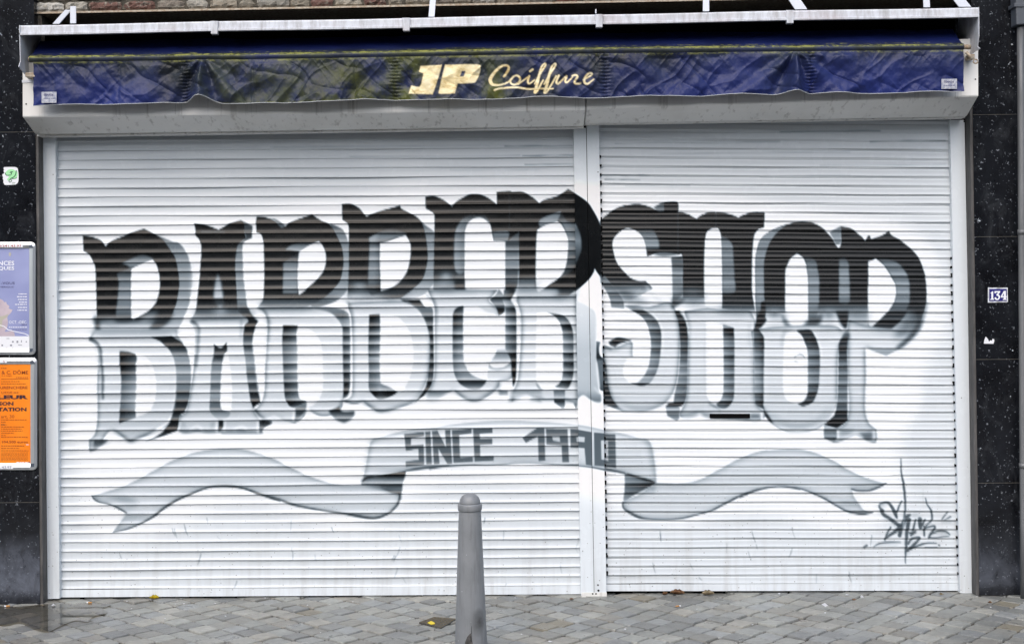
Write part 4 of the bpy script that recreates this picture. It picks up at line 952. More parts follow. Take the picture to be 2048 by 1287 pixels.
np.clip(cv.a, 14, 255, out=cv.a)


def paint_rgb(v):
    """grey of the paint and its painted-in slat shading as albedo, the mid greys slightly blue"""
    x = v / 255.0
    w = 4 * x * (1 - x)
    rgb = np.stack([v - 11 * w, v, v + 7 * w], -1)
    return lin(np.clip(rgb, 0, 255)) * (0.79 / lin(253.0)) * np.array([0.965, 1.0, 1.03])

# awning writing on the valance
vc = Canvas(40, 75, 1960, 225, 0.0, res=1.0)
for s in ('188,165! 205,108! 410,105! 414,125 335,372 300,392 85,384! 110,302! 180,318 210,295 235,185!', '445,122 460,100! 770,99 802,130 795,180 760,262 720,282 575,284! 548,390! 400,390 388,372!'):
    vc.fill(TP, s, 1.0, b=.55)
vc.fill(TP, '618,162! 657,162! 637,217! 596,217!', 0.0, b=.5)
for s in ('1038,215,20 1082,150,24 1080,115,22 1040,108,20 980,140,24 920,210,30 902,260,34 930,300,26 1000,302,18 1080,270,15 1130,215,14', '1140,210,14 1170,205,18 1200,232,20 1190,270,20 1150,296,18 1110,285,18 1105,250,18 1140,210,16', '1180,290,14 1290,212,12', '1292,210,18 1278,255,20 1290,288,16 1345,250,12',
          '1298,165,18 1325,146,20', '1345,290,12 1400,190,18 1452,105,18 1446,88,14 1415,120,16 1388,210,24 1362,320,28 1345,378,20 1370,365,16 1405,300,16 1430,255,14', '1440,295,14 1500,190,18 1552,105,18 1546,88,14 1515,120,16 1488,210,24 1462,320,28 1442,376,20 1470,365,16 1505,310,16 1560,215,16',
          '1585,210,20 1562,270,20 1580,290,18 1640,232,14 1665,215,18 1650,262,18 1668,278,16 1722,225,12', '1722,212,18 1752,205,18 1772,222,18 1742,272,20 1758,292,18 1805,282,14', '1830,252,12 1890,218,14 1918,192,16 1890,184,16 1852,222,20 1840,270,22 1872,292,18 1935,245,10', '945,355,18 1000,337,16 1150,325,18 1300,337,16 1528,340,12'):
    vc.stroke(TP, s, 1.0, b=.45)

# ------------------------------------------------------------------ the wall of the shop
def px_quad(q, u, v):
    """bilinear photo pixel inside quad TL TR BR BL"""
    (ax, ay), (bx, by), (cx, cy), (dx, dy) = q
    return (ax * (1 - u) * (1 - v) + bx * u * (1 - v) + cx * u * v + dx * (1 - u) * v,
            ay * (1 - u) * (1 - v) + by * u * (1 - v) + cy * u * v + dy * (1 - u) * v)


def at_np(px, py, Y):
    dy = Y + CAM_D
    a = (px - 1024.0) / FPX * dy
    b = (HORIZON - py) / FPX * dy
    c, s = math.cos(ROLL), math.sin(ROLL)
    return np.stack([a * c + b * s, np.broadcast_to(Y, np.shape(px)) + 0 * a, CAM_H - a * s + b * c], -1)


# pavement
PIER_Y = -0.10
road = MB(); road.poly([(-300, -300, -0.030), (300, -300, -0.030), (300, 300, -0.030), (-300, 300, -0.030)])
tag(road.build("ground", M['asphalt']), kind='structure')

P_S = 0.124
bm = MB()
tones = []
pal = [(0.230, 0.236, 0.230), (0.205, 0.212, 0.210), (0.250, 0.250, 0.238), (0.190, 0.200, 0.210), (0.215, 0.224, 0.232), (0.255, 0.252, 0.238), (0.205, 0.205, 0.196), (0.240, 0.232, 0.215), (0.180, 0.186, 0.188)]
ang = math.radians(47)
ca, sa = math.cos(ang), math.sin(ang)
nn = 72
prof = [(0.5 - 0.020, -0.004), (0.5 - 0.055, 0.0)]
for i in range(-nn, nn):
    for j in range(-nn, nn):
        off = 0.08 * math.sin(i * 1.7 + j * 0.31)
        cx0, cy0 = (i + 0.5) * P_S, (j + 0.5 + 0.10 * math.sin(i * 0.9)) * P_S
        cx, cy = cx0 * ca - cy0 * sa, cx0 * sa + cy0 * ca - 1.0
        if not (-3.9 < cx < 3.9 and -3.2 < cy < 0.16): continue
        h = random.uniform(-0.004, 0.004); tx, ty = random.uniform(-.02, .02), random.uniform(-.02, .02)
        hw, hh = P_S * 0.5 - random.uniform(0.0025, 0.0075), P_S * 0.5 - random.uniform(0.0025, 0.0075)
        tone = Vector(random.choice(pal)) * random.uniform(1.15, 1.95); tone.z *= .95
        if random.random() < 0.02: tone = Vector((0.30, 0.27, 0.20))
        ring0 = []
        cut = [random.uniform(.10, .26) for _ in range(4)]
        for q, (sx, sy) in enumerate(((1, 1), (-1, 1), (-1, -1), (1, -1))):
            c = cut[q] * hw
            a_ = [(sx * hw, sy * (hh - c)), (sx * (hw - c * .3), sy * (hh - c * .3)), (sx * (hw - c), sy * hh)]
            if sx * sy < 0: a_.reverse()
            ring0 += a_
            nx_, ny_ = (-sx, sy) if sx * sy > 0 else (sx, -sy)
            mid = (0, sy * hh) if sx * sy > 0 else (sx * hw, 0)
            ring0.append((mid[0] + random.uniform(-.006, .006), mid[1] + random.uniform(-.006, .006)))
        ring0 = [(x + random.uniform(-.002, .002), y + random.uniform(-.002, .002)) for x, y in ring0]
        def wp(x, y, z):
            return (cx + x * ca - y * sa, cy + x * sa + y * ca, z + h + tx * x + ty * y)
        r1 = [bm.bm.verts.new(wp(x, y, -0.028)) for x, y in ring0]
        r2 = [bm.bm.verts.new(wp(x * .995, y * .995, -0.006)) for x, y in ring0]
        r3 = [bm.bm.verts.new(wp(x * .955, y * .955, 0.0)) for x, y in ring0]
        k = len(ring0); fs = []
        for a, b in ((r1, r2), (r2, r3)):
            for q in range(k):
                fs.append(bm.bm.faces.new((a[q], a[(q + 1) % k], b[(q + 1) % k], b[q])))
        fs.append(bm.bm.faces.new(r3))
        tones += [tone] * (3 * k)
me = bpy.data.meshes.new("pavement")
bm.bm.to_mesh(me); bm.bm.free()
a_ = me.attributes.new("tone", 'FLOAT_COLOR', 'POINT')
a_.data.foreach_set("color", np.array([(t.x, t.y, t.z, 1) for t in tones], np.float32).reshape(-1))
pav = tag(link_mesh("pavement", me, M['sett']), kind='structure')
# grit between the setts
gx, gy = np.meshgrid(np.linspace(-3.95, 3.95, 400), np.linspace(-3.25, 0.2, 170))
gz = -0.0095 + 0.006 * (fnoise(gx * 9, gy * 9, 3) - 0.5)
tag(grid_mesh("pavement_bed", np.stack([gx, gy, gz], -1)[::-1], None, M['grit']), kind='structure')


# black stone piers
def pier(name, px_edge_top, px_edge_bot, side, joints, label, mat):
    root = empty(name, (side * 3.2, PIER_Y, 0))
    tag(root, label, "pier")
    e0, e1 = at(px_edge_bot, 1195, PIER_Y), at(px_edge_top, 20, PIER_Y)
    far = side * 5.2
    zs = [0.0] + [at(2000 if side > 0 else 40, j, PIER_Y).z for j in joints] + [4.3]
    body = MB(); jn = MB()
    def ex(z):
        t = (z - e0.z) / (e1.z - e0.z)
        return e0.x + (e1.x - e0.x) * t
    for a, b in zip(zs, zs[1:]):
        lo, hi = a + 0.0012, b - 0.0012
        xa, xb = ex(lo), ex(hi)
        o = [(xa, PIER_Y, lo), (far, PIER_Y, lo), (far, 0.30, lo), (xa, 0.30, lo), (xb, PIER_Y, hi), (far, PIER_Y, hi), (far, 0.30, hi), (xb, 0.30, hi)]
        if side < 0: o = [o[1], o[0], o[3], o[2], o[5], o[4], o[7], o[6]]
        body.hexa(o)
    xa, xb = ex(0) + side * .004, ex(4.3) + side * .004
    jn.hexa([(min(xa, far), PIER_Y + .0012, 0), (max(xa, far), PIER_Y + .0012, 0), (max(xa, far), .29, 0), (min(xa, far), .29, 0),
             (min(xb, far), PIER_Y + .0012, 4.29), (max(xb, far), PIER_Y + .0012, 4.29), (max(xb, far), .29, 4.29), (min(xb, far), .29, 4.29)])
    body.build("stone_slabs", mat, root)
    jn.build("joint_filler", M['joint'], root)
    # rough returned edge beside the shutter rail, and the putty strip
    ed = MB()
    w = 0.016
    ed.hexa([(ex(0) - side * w, PIER_Y + .004, 0), (ex(0) - side * .0005, PIER_Y + .004, 0), (ex(0) - side * .0005, .06, 0), (ex(0) - side * w, .06, 0),
             (ex(3.1) - side * w, PIER_Y + .004, 3.1), (ex(3.1) - side * .0005, PIER_Y + .004, 3.1), (ex(3.1) - side * .0005, .06, 3.1), (ex(3.1) - side * w, .06, 3.1)])
    ed.build("edge_strip", M['edge'], root)
    pu = MB()
    w2 = 0.040
    pu.hexa([(ex(0) - side * w2, -.012, 0), (ex(0) - side * w * 1.05, -.012, 0), (ex(0) - side * w * 1.05, .06, 0), (ex(0) - side * w2, .06, 0),
             (ex(3.1) - side * w2, -.012, 3.1), (ex(3.1) - side * w * 1.05, -.012, 3.1), (ex(3.1) - side * w * 1.05, .06, 3.1), (ex(3.1) - side * w2, .06, 3.1)])
    pu.build("putty_strip", M['putty'], root)
    return root
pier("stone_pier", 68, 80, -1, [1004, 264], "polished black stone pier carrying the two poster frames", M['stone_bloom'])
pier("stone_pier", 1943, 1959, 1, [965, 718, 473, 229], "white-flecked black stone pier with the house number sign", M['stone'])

# brick wall above with the dark transom recess
root = empty("brick_wall", (0, -0.05, 3.4))
tag(root, "old rough brick wall with a dark recess above the shop awning", "wall")
zb0 = at(66, 25, -0.05); zb1 = at(1700, -7, -0.05)
def zbrick(x): return zb0.z + (zb1.z - zb0.z) * (x - zb0.x) / (zb1.x - zb0.x)
X0, X1 = at(65, 20, -.05).x, at(1950, 20, -.05).x
mo = MB()
mo.hexa([(X0, -.030, zbrick(X0) + .012), (X1, -.030, zbrick(X1) + .012), (X1, .45, zbrick(X1) + .012), (X0, .45, zbrick(X0) + .012), (X0, -.030, 4.3), (X1, -.030, 4.3), (X1, .45, 4.3), (X0, .45, 4.3)])
mo.build("mortar_bed", M['mortar'], root)
br = MB(); tones = []
bp = [(0.14, 0.075, 0.06), (0.20, 0.17, 0.14), (0.24, 0.21, 0.165), (0.40, 0.385, 0.35), (0.17, 0.085, 0.065), (0.28, 0.25, 0.20), (0.33, 0.31, 0.27)]
for row in range(12):
    x = X0 - random.uniform(0, .1)
    while x < X1 - .03:
        w = random.choice((0.105, 0.12, 0.20, 0.17, 0.14))
        xa, xb = max(x + .006, X0 + .002), min(x + w - .006, X1 - .002)
        x += w
        if xb - xa < .03: continue
        z0 = zbrick((xa + xb) / 2) + row * 0.066 + random.uniform(-.004, .004) + (.004 if row else .003)
        z1 = z0 + 0.054 + random.uniform(-.004, .004)
        yo = -.050 + random.uniform(-.008, .010)
        tone = Vector(random.choice(bp)) * random.uniform(.8, 1.2)
        nx, nz = max(3, int((xb - xa) / .02)), 4
        g = [[None] * (nx + 1) for _ in range(nz + 1)]
        for a in range(nz + 1):
            for b in range(nx + 1):
                u, v = b / nx, a / nz
                edge = min(u, 1 - u) * (xb - xa), min(v, 1 - v) * (z1 - z0)
                rnd = 0.016 * (math.exp(-edge[0] / .006) + math.exp(-edge[1] / .006))
                g[a][b] = br.bm.verts.new((xa + (xb - xa) * u + random.uniform(-.003, .003), yo + rnd + random.uniform(-.006, .006), z0 + (z1 - z0) * v + random.uniform(-.003, .003)))
                tones.append(tone)
        for a in range(nz):
            for b in range(nx):
                br.bm.faces.new((g[a][b], g[a][b + 1], g[a + 1][b + 1], g[a + 1][b]))
me = bpy.data.meshes.new("bricks"); br.bm.to_mesh(me); br.bm.free()
a_ = me.attributes.new("tone", 'FLOAT_COLOR', 'POINT')
a_.data.foreach_set("color", np.array([(t.x, t.y, t.z, 1) for t in tones], np.float32).reshape(-1))
link_mesh("bricks", me, M['brick'], root)
rc = MB()
rc.box(X0 - .02, X1 + .06, .50, .54, -.02, 4.2)
rc.box(X0 - .02, X1 + .06, .455, .498, 3.0, 4.2)
rc.build("recess_back", M['dark'], root)
li = MB()
li.hexa([(X0, -.055, zbrick(X0) - .010), (X1, -.055, zbrick(X1) - .010), (X1, .40, zbrick(X1) - .010), (X0, .40, zbrick(X0) - .010), (X0, -.055, zbrick(X0) + .001), (X1, -.055, zbrick(X1) + .001), (X1, .40, zbrick(X1) + .001), (X0, .40, zbrick(X0) + .001)])
li.build("steel_lintel", M['rust'], root)
jb = MB(); jb.box(X0, X0 + .05, -.04, .4, 3.0, zbrick(X0) - .012); jb.build("recess_jamb", M['mortar'], root)

# ------------------------------------------------------------------ roller shutters
def curtain_grid(quad, nsl, prof, cols, Y, parent, mat):
    """slatted curtain: quad in photo pixels, nsl slats, prof = [(t from the top, outward mm)]"""
    t = np.array([p[0] for p in prof]); o = np.array([p[1] for p in prof]) * 0.00078
    v = (np.arange(nsl)[:, None] + t[None, :]) / nsl
    v = np.r_[v.reshape(-1)]
    dep = np.tile(o, nsl)
    # every slat sits a hair differently in its track
    jit = np.repeat(rng.normal(0, 0.0006, nsl), len(t))
    u = np.linspace(0, 1, cols)
    U, V = np.meshgrid(u, v)
    px, py = px_quad(quad, U, V)
    ph = np.repeat(rng.uniform(0, 6, nsl), len(t))[:, None]
    co = at_np(px, py + .55 * np.sin(U * 5 + ph) + .3 * np.sin(U * 17 + 2 * ph), Y)
    bow = 0.0026 * np.sin(U * math.pi * 3.1 + np.repeat(rng.uniform(0, 6, nsl), len(t))[:, None])
    co[..., 1] = Y - dep[:, None] - jit[:, None] - bow
    rgb = paint_rgb(cv.sample(px, py))
    return grid_mesh("curtain", co, rgb, mat, parent)


def painted_slab(name, quad, Y0, Y1, parent, mat, nu, nv):
    """flat painted face with real sides, read from the same traced paint"""
    U, V = np.meshgrid(np.linspace(0, 1, nu), np.linspace(0, 1, nv))
    px, py = px_quad(quad, U, V)
    co = at_np(px, py, Y0)
    rgb = np.minimum(paint_rgb(cv.sample(px, py)) * 1.16, .86)
    # wrap the sides back
    def side(c, k):
        b = c.copy(); b[..., 1] = Y1
        return b
    co = np.concatenate([side(co[:, :1], 0), co[:, :1], co, co[:, -1:], side(co[:, -1:], 0)], 1)
    rgb = np.concatenate([rgb[:, :1], rgb[:, :1], rgb, rgb[:, -1:], rgb[:, -1:]], 1)
    return grid_mesh(name, co, rgb, mat, parent, smooth=False)


LPROF = [(0.0, 0.0), (0.04, 0.1), (0.14, 0.3), (0.30, 0.8), (0.47, 1.7), (0.60, 2.9), (0.70, 4.5), (0.78, 6.9), (0.86, 9.9), (0.915, 11.6), (0.955, 12.2), (0.982, 10.8)]
RPROF = [(0.0, 5.6), (0.03, 4.6), (0.16, 4.6), (0.185, 2.6), (0.215, 2.6), (0.24, 4.4), (0.42, 4.9), (0.58, 5.7), (0.70, 6.9), (0.80, 8.8), (0.93, 12.4), (0.975, 12.2)]

QL = [(109, 265.3), (1149, 258.7), (1164, 1169.4), (117, 1177.7)]
QR = [(1196, 222.0), (1901, 228.0), (1921, 1164.8), (1211, 1166.4)]

sl = empty("roller_shutter", at(640, 1190, 0)); tag(sl, "wider white roller shutter sprayed with the letters BARBER, left of the post", "roller shutter")
sr = empty("roller_shutter", at(1565, 1182, 0)); tag(sr, "narrower white roller shutter sprayed with SHOP and a black letter slot", "roller shutter")
curtain_grid(QL, 49, LPROF, 650, 0.020, sl, M['curtain'])
curtain_grid(QR, 52, RPROF, 444, 0.020, sr, M['curtain'])
painted_slab("bottom_bar", [(117, 1178.6), (1164, 1170.2), (1164, 1187.0), (117, 1193.6)], 0.010, 0.03, sl, M['curtain'], 60, 4)
painted_slab("bottom_bar", [(1211, 1167.4), (1921, 1165.6), (1921, 1180.2), (1211, 1181.2)], 0.010, 0.03, sr, M['curtain'], 60, 4)
for sh, q in ((sl, [(117, 1192), (1164, 1186), (1164, 1193), (117, 1200)]), (sr, [(1211, 1180), (1921, 1179), (1921, 1187), (1211, 1187.5)])):
    b = MB(); b.front(q, 0.046, 0.06); b.build("gap_shade_seal", M['black'], sh)  # seal strip made near-black to paint in the shade of the gap
GY = -0.020
gl = painted_slab("guide_rail", [(83, 275), (110.5, 274), (119, 1196), (94, 1197)], GY, 0.05, sl, M['guide'], 20, 480)
painted_slab("guide_rail", [(1147, 256), (1172.0, 256), (1188.0, 1193), (1162, 1193)], GY, 0.05, sl, M['guide'], 26, 900)
painted_slab("guide_rail", [(1173.2, 250), (1198, 247), (1213, 1192.5), (1189.0, 1192.5)], GY - .002, 0.05, sr, M['guide'], 26, 900)
painted_slab("guide_rail", [(1900, 240), (1929, 240), (1947, 1186), (1920, 1185)], GY, 0.05, sr, M['guide'], 20, 480)
# post seam, foot plate and screws
b = MB(); b.front([(1172.0, 256), (1173.2, 256), (1189.0, 1192), (1188.0, 1192)], GY + .006, .05); b.build("post_seam", M['black'], sl)
b = MB(); b.front([(1163, 1184), (1213.5, 1183.5), (1213.5, 1193.5), (1163, 1193.5)], GY - .0045, GY - .0005); b.build("foot_plate", M['box'], sr)
for x, y, r in ((1196, 1169, .0052), (1197, 1180, .0066), (1185.5, 1186.5, .0048), (1192, 1186.5, .0048)):
    b = MB(); c = at(x, y, GY - .0035 if y < 1184 else GY - .0055)
    b.prism([(c.x + r * math.cos(a), c.y, c.z + r * math.sin(a)) for a in [2 * math.pi * k / 12 for k in range(12)]], (0, .004, 0))
    b.build("bolt_hole", M['black'], sr)
for x, y, r in ((1196, 344, .004), (652 / 3.94 + 1000, 1101, .003), (106, 349, .003), (106, 592, .0026), (1923, 795, .003)):
    b = MB(); c = at(x, y, GY - .0035)
    b.prism([(c.x + r * math.cos(a), c.y, c.z + r * math.sin(a)) for a in [2 * math.pi * k / 10 for k in range(10)]], (0, .004, 0))
    b.build("rail_rivet", M['screw'], sl if x < 1190 else sr)
# slat end clips on the right-hand curtain
for k in range(5, 52):
    for side in (0, 1):
        if side == 1 and k < 16: continue
        for dv, hgt in ((0.02, .16), (-0.22, .12)):
            if dv < 0 and rng.uniform() < (.35 if side == 0 else .8): continue
            x, y = px_quad(QR, 0.0035 if side == 0 else 0.9968, (k + dv) / 52)
            if side == 0: x += 1.2
            w = rng.uniform(1.6, 3.4); h = hgt * 18
            b = MB(); b.front([(x - w, y - h), (x + w * .6, y - h), (x + w * .6, y + h * .6), (x - w, y + h * .6)], -0.004, 0.02)
            b.build("end_clip", M['black'], sr)
# letter slot
b = MB(); b.front([(1420, 827), (1500, 827), (1500, 835.5), (1420, 835.5)], 0.0045, 0.02); b.bevel(.0012, 2).build("letter_slot", M['black'], sr)
# key plate on the post (bare patch of primer)
# boxes that the curtains roll into
def shutter_box(x0, x1, q, parent, mat, ends):
    """q: rows (front top, front bottom, chamfer end, lip end) at the left and right ends, photo pixels"""
    FY, CY = -0.32, -0.135
    def row(px, ys):
        a = at(px, ys[0], FY); c = at(px, ys[1], FY)
        k = at(px, ys[2], CY); k.x = c.x
        l = at(px, ys[3], PIER_Y - .003); l.x = c.x
        return a, c, k, l
    A, B = row(x0, q[0]), row(x1, q[1])
    b = MB()
    def ring(r):
        top = r[0] + Vector((0, 0, .10))
        return [top, r[1], r[2], Vector((r[1].x, PIER_Y - .003, r[2].z + .001)), Vector((r[1].x, PIER_Y - .003, top.z))]
    ra, rb = ring(A), ring(B)
    va, vb = [b.bm.verts.new(p) for p in ra], [b.bm.verts.new(p) for p in rb]
    for i in range(5):
        j = (i + 1) % 5
        b.bm.faces.new((va[i], vb[i], vb[j], va[j]))
    b.bm.faces.new(va); b.bm.faces.new(list(reversed(vb)))
    bmesh.ops.bevel(b.bm, geom=list(b.bm.edges), offset=.004, segments=2, affect='EDGES')
    o = b.build("shutter_box", mat, parent)
    # inner flange behind the box, over the curtain head
    f = MB()
    xa, xb = max(ra[0].x, at(84, 300, 0).x), min(rb[0].x, at(1928, 300, 0).x)
    def zt(x): return ra[2].z + (rb[2].z - ra[2].z) * (x - ra[0].x) / (rb[0].x - ra[0].x)
    la, lb = at(x0, q[0][3], -.03).z, at(x1, q[1][3], -.03).z
    f.hexa([(xa, PIER_Y + .001, la), (xb, PIER_Y + .001, lb), (xb, -.024, lb), (xa, -.024, la), (xa, PIER_Y + .001, zt(xa) + .3), (xb, PIER_Y + .001, zt(xb) + .3), (xb, -.024, zt(xb) + .3), (xa, -.024, zt(xa) + .3)])
    f.build("head_flange", mat, parent)
    return A, B
shutter_box(45, 1171, ((160, 234, 268, 276), (150, 219.5, 251.5, 258)), sl, M['box'], 0)
shutter_box(1173, 1957, ((150, 217, 246.5, 251), (112, 192, 232, 238)), sr, M['box'], 1)
# end plates of the boxes: cover strip and screw
for par, pts, scx in ((sl, [(44, 160), (70, 160), (70, 165.5), (44, 165.5)], (52, 208)), (sr, [(1926, 119), (1957, 119), (1957, 124), (1926, 124)], (1951, 158.5))):
    b = MB(); b.front(pts, -.3235, -.319); b.build("cover_strip", M['bracket'], par)
    b = MB(); c = at(*scx, -.3225)
    b.prism([(c.x + .0042 * math.cos(a), c.y, c.z + .0042 * math.sin(a)) for a in [2 * math.pi * k / 10 for k in range(10)]], (0, .004, 0)); b.build("box_screw", M['black'], par)
for x, y in ((1167.5, 247), (1180, 250)):
    b = MB()
    b.prism([(c.x + .004 * math.cos(a), -.142, at(x, y, -.142).z + .004 * math.sin(a)) for a in [2 * math.pi * k / 10 for k in range(10)]], (0, .008, 0))
    b.build("flange_screw", M['black'], sl if x < 1172 else sr)

# ------------------------------------------------------------------ awning
aw = empty("awning", at(1000, 100, -.3)); tag(aw, "closed dark blue mossy awning in its white metal hood above the shutters", "awning")
HY = -0.44
# front lip: channel profile, slight sag between the clips
b = MB()
nseg = 60
lx0, lx1 = 40, 1957
def lip_y(px): return 51.0 + (15.0 - 51.0) * (px - lx0) / (lx1 - lx0) + 0.6 * math.sin(px * .011)
ringp = None
for i in range(nseg + 1):
    px = lx0 + (lx1 - lx0) * i / nseg
    y0 = lip_y(px)
    pt = lambda dy, Y: at(px, y0 + dy, HY) + Vector((0, Y, 0))
    prof_ = [pt(0, .06), pt(0, 0), pt(3, -.004), pt(14.5, -.004), pt(15.5, -.012), pt(19.5, -.012), pt(19.5, .012), pt(15.0, .012), pt(3, .012), pt(3, .06)]
    vs = [b.bm.verts.new(p) for p in prof_]
    if ringp:
        for k in range(len(vs)):
            b.bm.faces.new((ringp[k], vs[k], vs[(k + 1) % len(vs)], ringp[(k + 1) % len(vs)]))
    else: b.bm.faces.new(vs)
    ringp = vs
b.bm.faces.new(list(reversed(ringp)))
b.build("hood_lip", M['hood'], aw)
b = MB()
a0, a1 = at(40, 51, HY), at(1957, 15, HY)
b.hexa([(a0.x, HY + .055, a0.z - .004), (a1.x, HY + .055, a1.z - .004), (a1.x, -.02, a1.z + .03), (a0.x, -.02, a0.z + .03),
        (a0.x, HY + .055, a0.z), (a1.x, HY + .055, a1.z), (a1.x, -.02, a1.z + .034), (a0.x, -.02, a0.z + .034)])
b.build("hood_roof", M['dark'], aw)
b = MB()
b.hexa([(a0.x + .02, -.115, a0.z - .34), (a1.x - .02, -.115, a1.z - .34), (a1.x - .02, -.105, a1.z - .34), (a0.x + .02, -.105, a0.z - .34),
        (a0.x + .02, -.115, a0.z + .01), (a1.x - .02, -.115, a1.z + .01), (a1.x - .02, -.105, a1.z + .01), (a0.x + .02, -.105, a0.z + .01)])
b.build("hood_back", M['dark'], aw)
for px in (428, 812, 1198, 1580):
    y = lip_y(px)
    b = MB(); b.front([(px - 8, y - 1), (px + 8, y - 1), (px + 7, y + 25), (px - 6, y + 25)], HY - .0155, HY + .016); b.bevel(.0015, 1).build("joint_clip", M['hood'], aw)
# end plates
def plate(pts, px, dx, mat, name):
    X = at(px, 60, HY).x
    b = MB()
    b.prism([(X, y, z) for y, z in pts], (dx, 0, 0)); b.build(name, mat, aw)
zt = a0.z
plate([(HY - .012, zt - .002), (HY - .012, zt - .06), (HY - .004, zt - .20), (-.47, zt - .235), (-.30, zt - .285), (-.12, zt - .285), (-.12, zt + .02)], 40, .004, M['hood'], "end_plate")
zt = a1.z
plate([(HY - .012, zt - .002), (HY - .014, zt - .06), (HY - .012, zt - .16), (HY + .010, zt - .215), (-.47, zt - .235), (-.30, zt - .24), (-.12, zt - .24), (-.12, zt + .02)], 1957, -.004, M['hood'], "end_plate")
# stay straps from the lip up to the wall
for (x0, y0), (x1, y1), w in (((112, 48), (137, 20), 13), ((146.5, 47), (146.5, 13), 11.5), ((863, 34), (866, -2), 12), ((1412, 23), (1412, -8), 12.5), ((1602, 19), (1585, -6), 24), ((1853.5, 15), (1852, -8), 12.5), ((1930, 14), (1912, -8), 24), ((1191.5, 27), (1191.5, 19), 2.5)):
    p, q = at(x0, y0, HY + .03), at(x1, y1, -.22)
    if x0 < 150: q = at(x1, y1, -.10)
    if w < 5: q = at(x1, y1, HY + .03)
    hw = w / 2 / 357
    b = MB()
    t = .004
    b.hexa([(p.x - hw, p.y - t, p.z), (p.x + hw, p.y - t, p.z), (p.x + hw, p.y + t, p.z), (p.x - hw, p.y + t, p.z), (q.x - hw, q.y - t, q.z), (q.x + hw, q.y - t, q.z), (q.x + hw, q.y + t, q.z), (q.x - hw, q.y + t, q.z)])
    b.build("stay_strap", M['bracket'], aw)

VY = -0.405
VT = lambda px: 118.5 + (93.0 - 118.5) * (px - 64) / (1926 - 64) + 1.5 * np.exp(-((px - 405) / 40.) ** 2) * -1 + 1.2 * np.sin(px * .004)
def hem_y(px):
    y = 210.5 + (183.0 - 210.5) * (px - 68) / (1926 - 68)
    y = y - 14 * np.exp(-((px - 403) / 26.) ** 2) - 6 * np.exp(-((px - 1588) / 26.) ** 2) + 2.0 * np.sin(px * .021 + 1) * np.exp(-((px - 860) / 300.) ** 2) + 1.3 * np.sin(px * .033)
    return y + 3.2 * np.exp(-((px - 540) / 60.) ** 2) + 2.5 * np.exp(-((px - 480) / 40.) ** 2)


def folds(px, s):
    """outward cloth relief in metres; s = 0 at the bar, 1 at the hem"""
    y = s * 85
    f = 0.026 * (fnoise(px / 95., y / 120., 11, 2) - .5)
    ridge = lambda a: 1 - np.abs(2 * a - 1)
    # crumples that run off the bar as crossing diagonals
    d1 = ridge(vnoise((px + y * .8) / 15., y / 120. + 3, 21)); d2 = ridge(vnoise((px - y * .8) / 15., y / 120. + 9, 31))
    up = 1.15 * np.exp(-s * 4.6) * (.25 + 1.0 * vnoise(px / 55., y * 0, 71)) + .25 * np.exp(-((s - .92) / .16) ** 2)
    f = f + 0.0070 * up * (d1 ** 3 + d2 ** 3 - .5)
    d3 = fnoise((px + y * 1.1 + 30 * vnoise(px / 60., y / 50., 43)) / 42., (y - px * .2) / 120., 41, 2); d4 = fnoise((px - y * .8) / 60., y / 90., 51, 2)
    f = f + 0.034 * (.3 + .7 * s) * (d3 - .5) + 0.020 * (d4 - .5) + 0.004 * (fnoise(px / 9., y / 9., 61, 3) - .5)
    w1 = px + 26 * vnoise(px / 45., y / 40., 83)
    f = f + 0.0075 * ridge(vnoise((w1 + y * 1.0) / 30., (y - w1 * .15) / 60., 87)) ** 3 * (.4 + .6 * s) - 0.0065 * ridge(vnoise((w1 - y * 1.2) / 36., (y + w1 * .1) / 55., 89)) ** 4
    for c, amp in ((404, 1.0), (1592, 1.0)):            # cloth pulled together at the arms
        u = px - c
        rr = np.hypot(u, y + 10)
        th = np.arctan2(u, y + 10)
        f = f + amp * .026 * np.exp(-np.abs(u) / 80.) * np.cos(th * 9 + .4) * np.clip(y / 30, 0, 1) + amp * .030 * np.exp(-(u / 24.) ** 2) * s
    for c in (372, 790, 1210, 1621):                    # puckered seams
        f = f + .0035 * np.exp(-((px - c) / 9.) ** 2) * np.sin(y * .95) - .004 * np.exp(-((px - c) / 4.) ** 2)
    for c in (238, 710, 505, 1010):
        f = f - .003 * np.exp(-((px - c) / 3.) ** 2)
    f = f + .012 * s * np.sin(px * .021 + 1) * np.exp(-((px - 860) / 320.) ** 2)
    return f * 1.35

cols, rows = 1860, 62
PXv = np.linspace(66, 1926.5, cols)
Sv = np.linspace(0, 1, rows)
PXg, Sg = np.meshgrid(PXv, Sv)
top, hem = VT(PXg) + 5, hem_y(PXg)
PYg = top + (hem - top) * Sg
co = at_np(PXg, PYg, VY)
co[..., 1] = VY - folds(PXg, Sg) * np.clip(Sg * 8, 0.15, 1)
text = vc.sample(PXg, PYg)
paint = np.stack([text] * 3, -1)
bl = lambda c, w: np.exp(-((PXg - c) / w) ** 2)
gg = np.clip(.25 * (1 - Sg) + .55 * np.exp(-Sg * 3.0) + .3 * bl(620, 260) + .9 * bl(430, 90) + .95 * bl(840, 260) + .5 * bl(1120, 110) + .45 * bl(1570, 50) + .30 * bl(1300, 120) * (1 - Sg) + .4 * bl(280, 120) * (1 - Sg), 0, 1)
yy_ = np.clip(.9 * bl(815, 45) + .8 * bl(705, 70) * (.5 + Sg) + .9 * bl(985, 35) * (.3 + Sg) + .55 * bl(560, 80) + .3 * bl(440, 60) + .4 * bl(900, 40) * Sg, 0, 1)
st = .55 * np.exp(-(((Sg * 85) - 2) / 2.2) ** 2) + .6 * np.exp(-(((Sg - 1) * 85) / 2.0) ** 2) * bl(620, 260)
moss = np.stack([gg, yy_, np.clip(st, 0, 1)], -1)
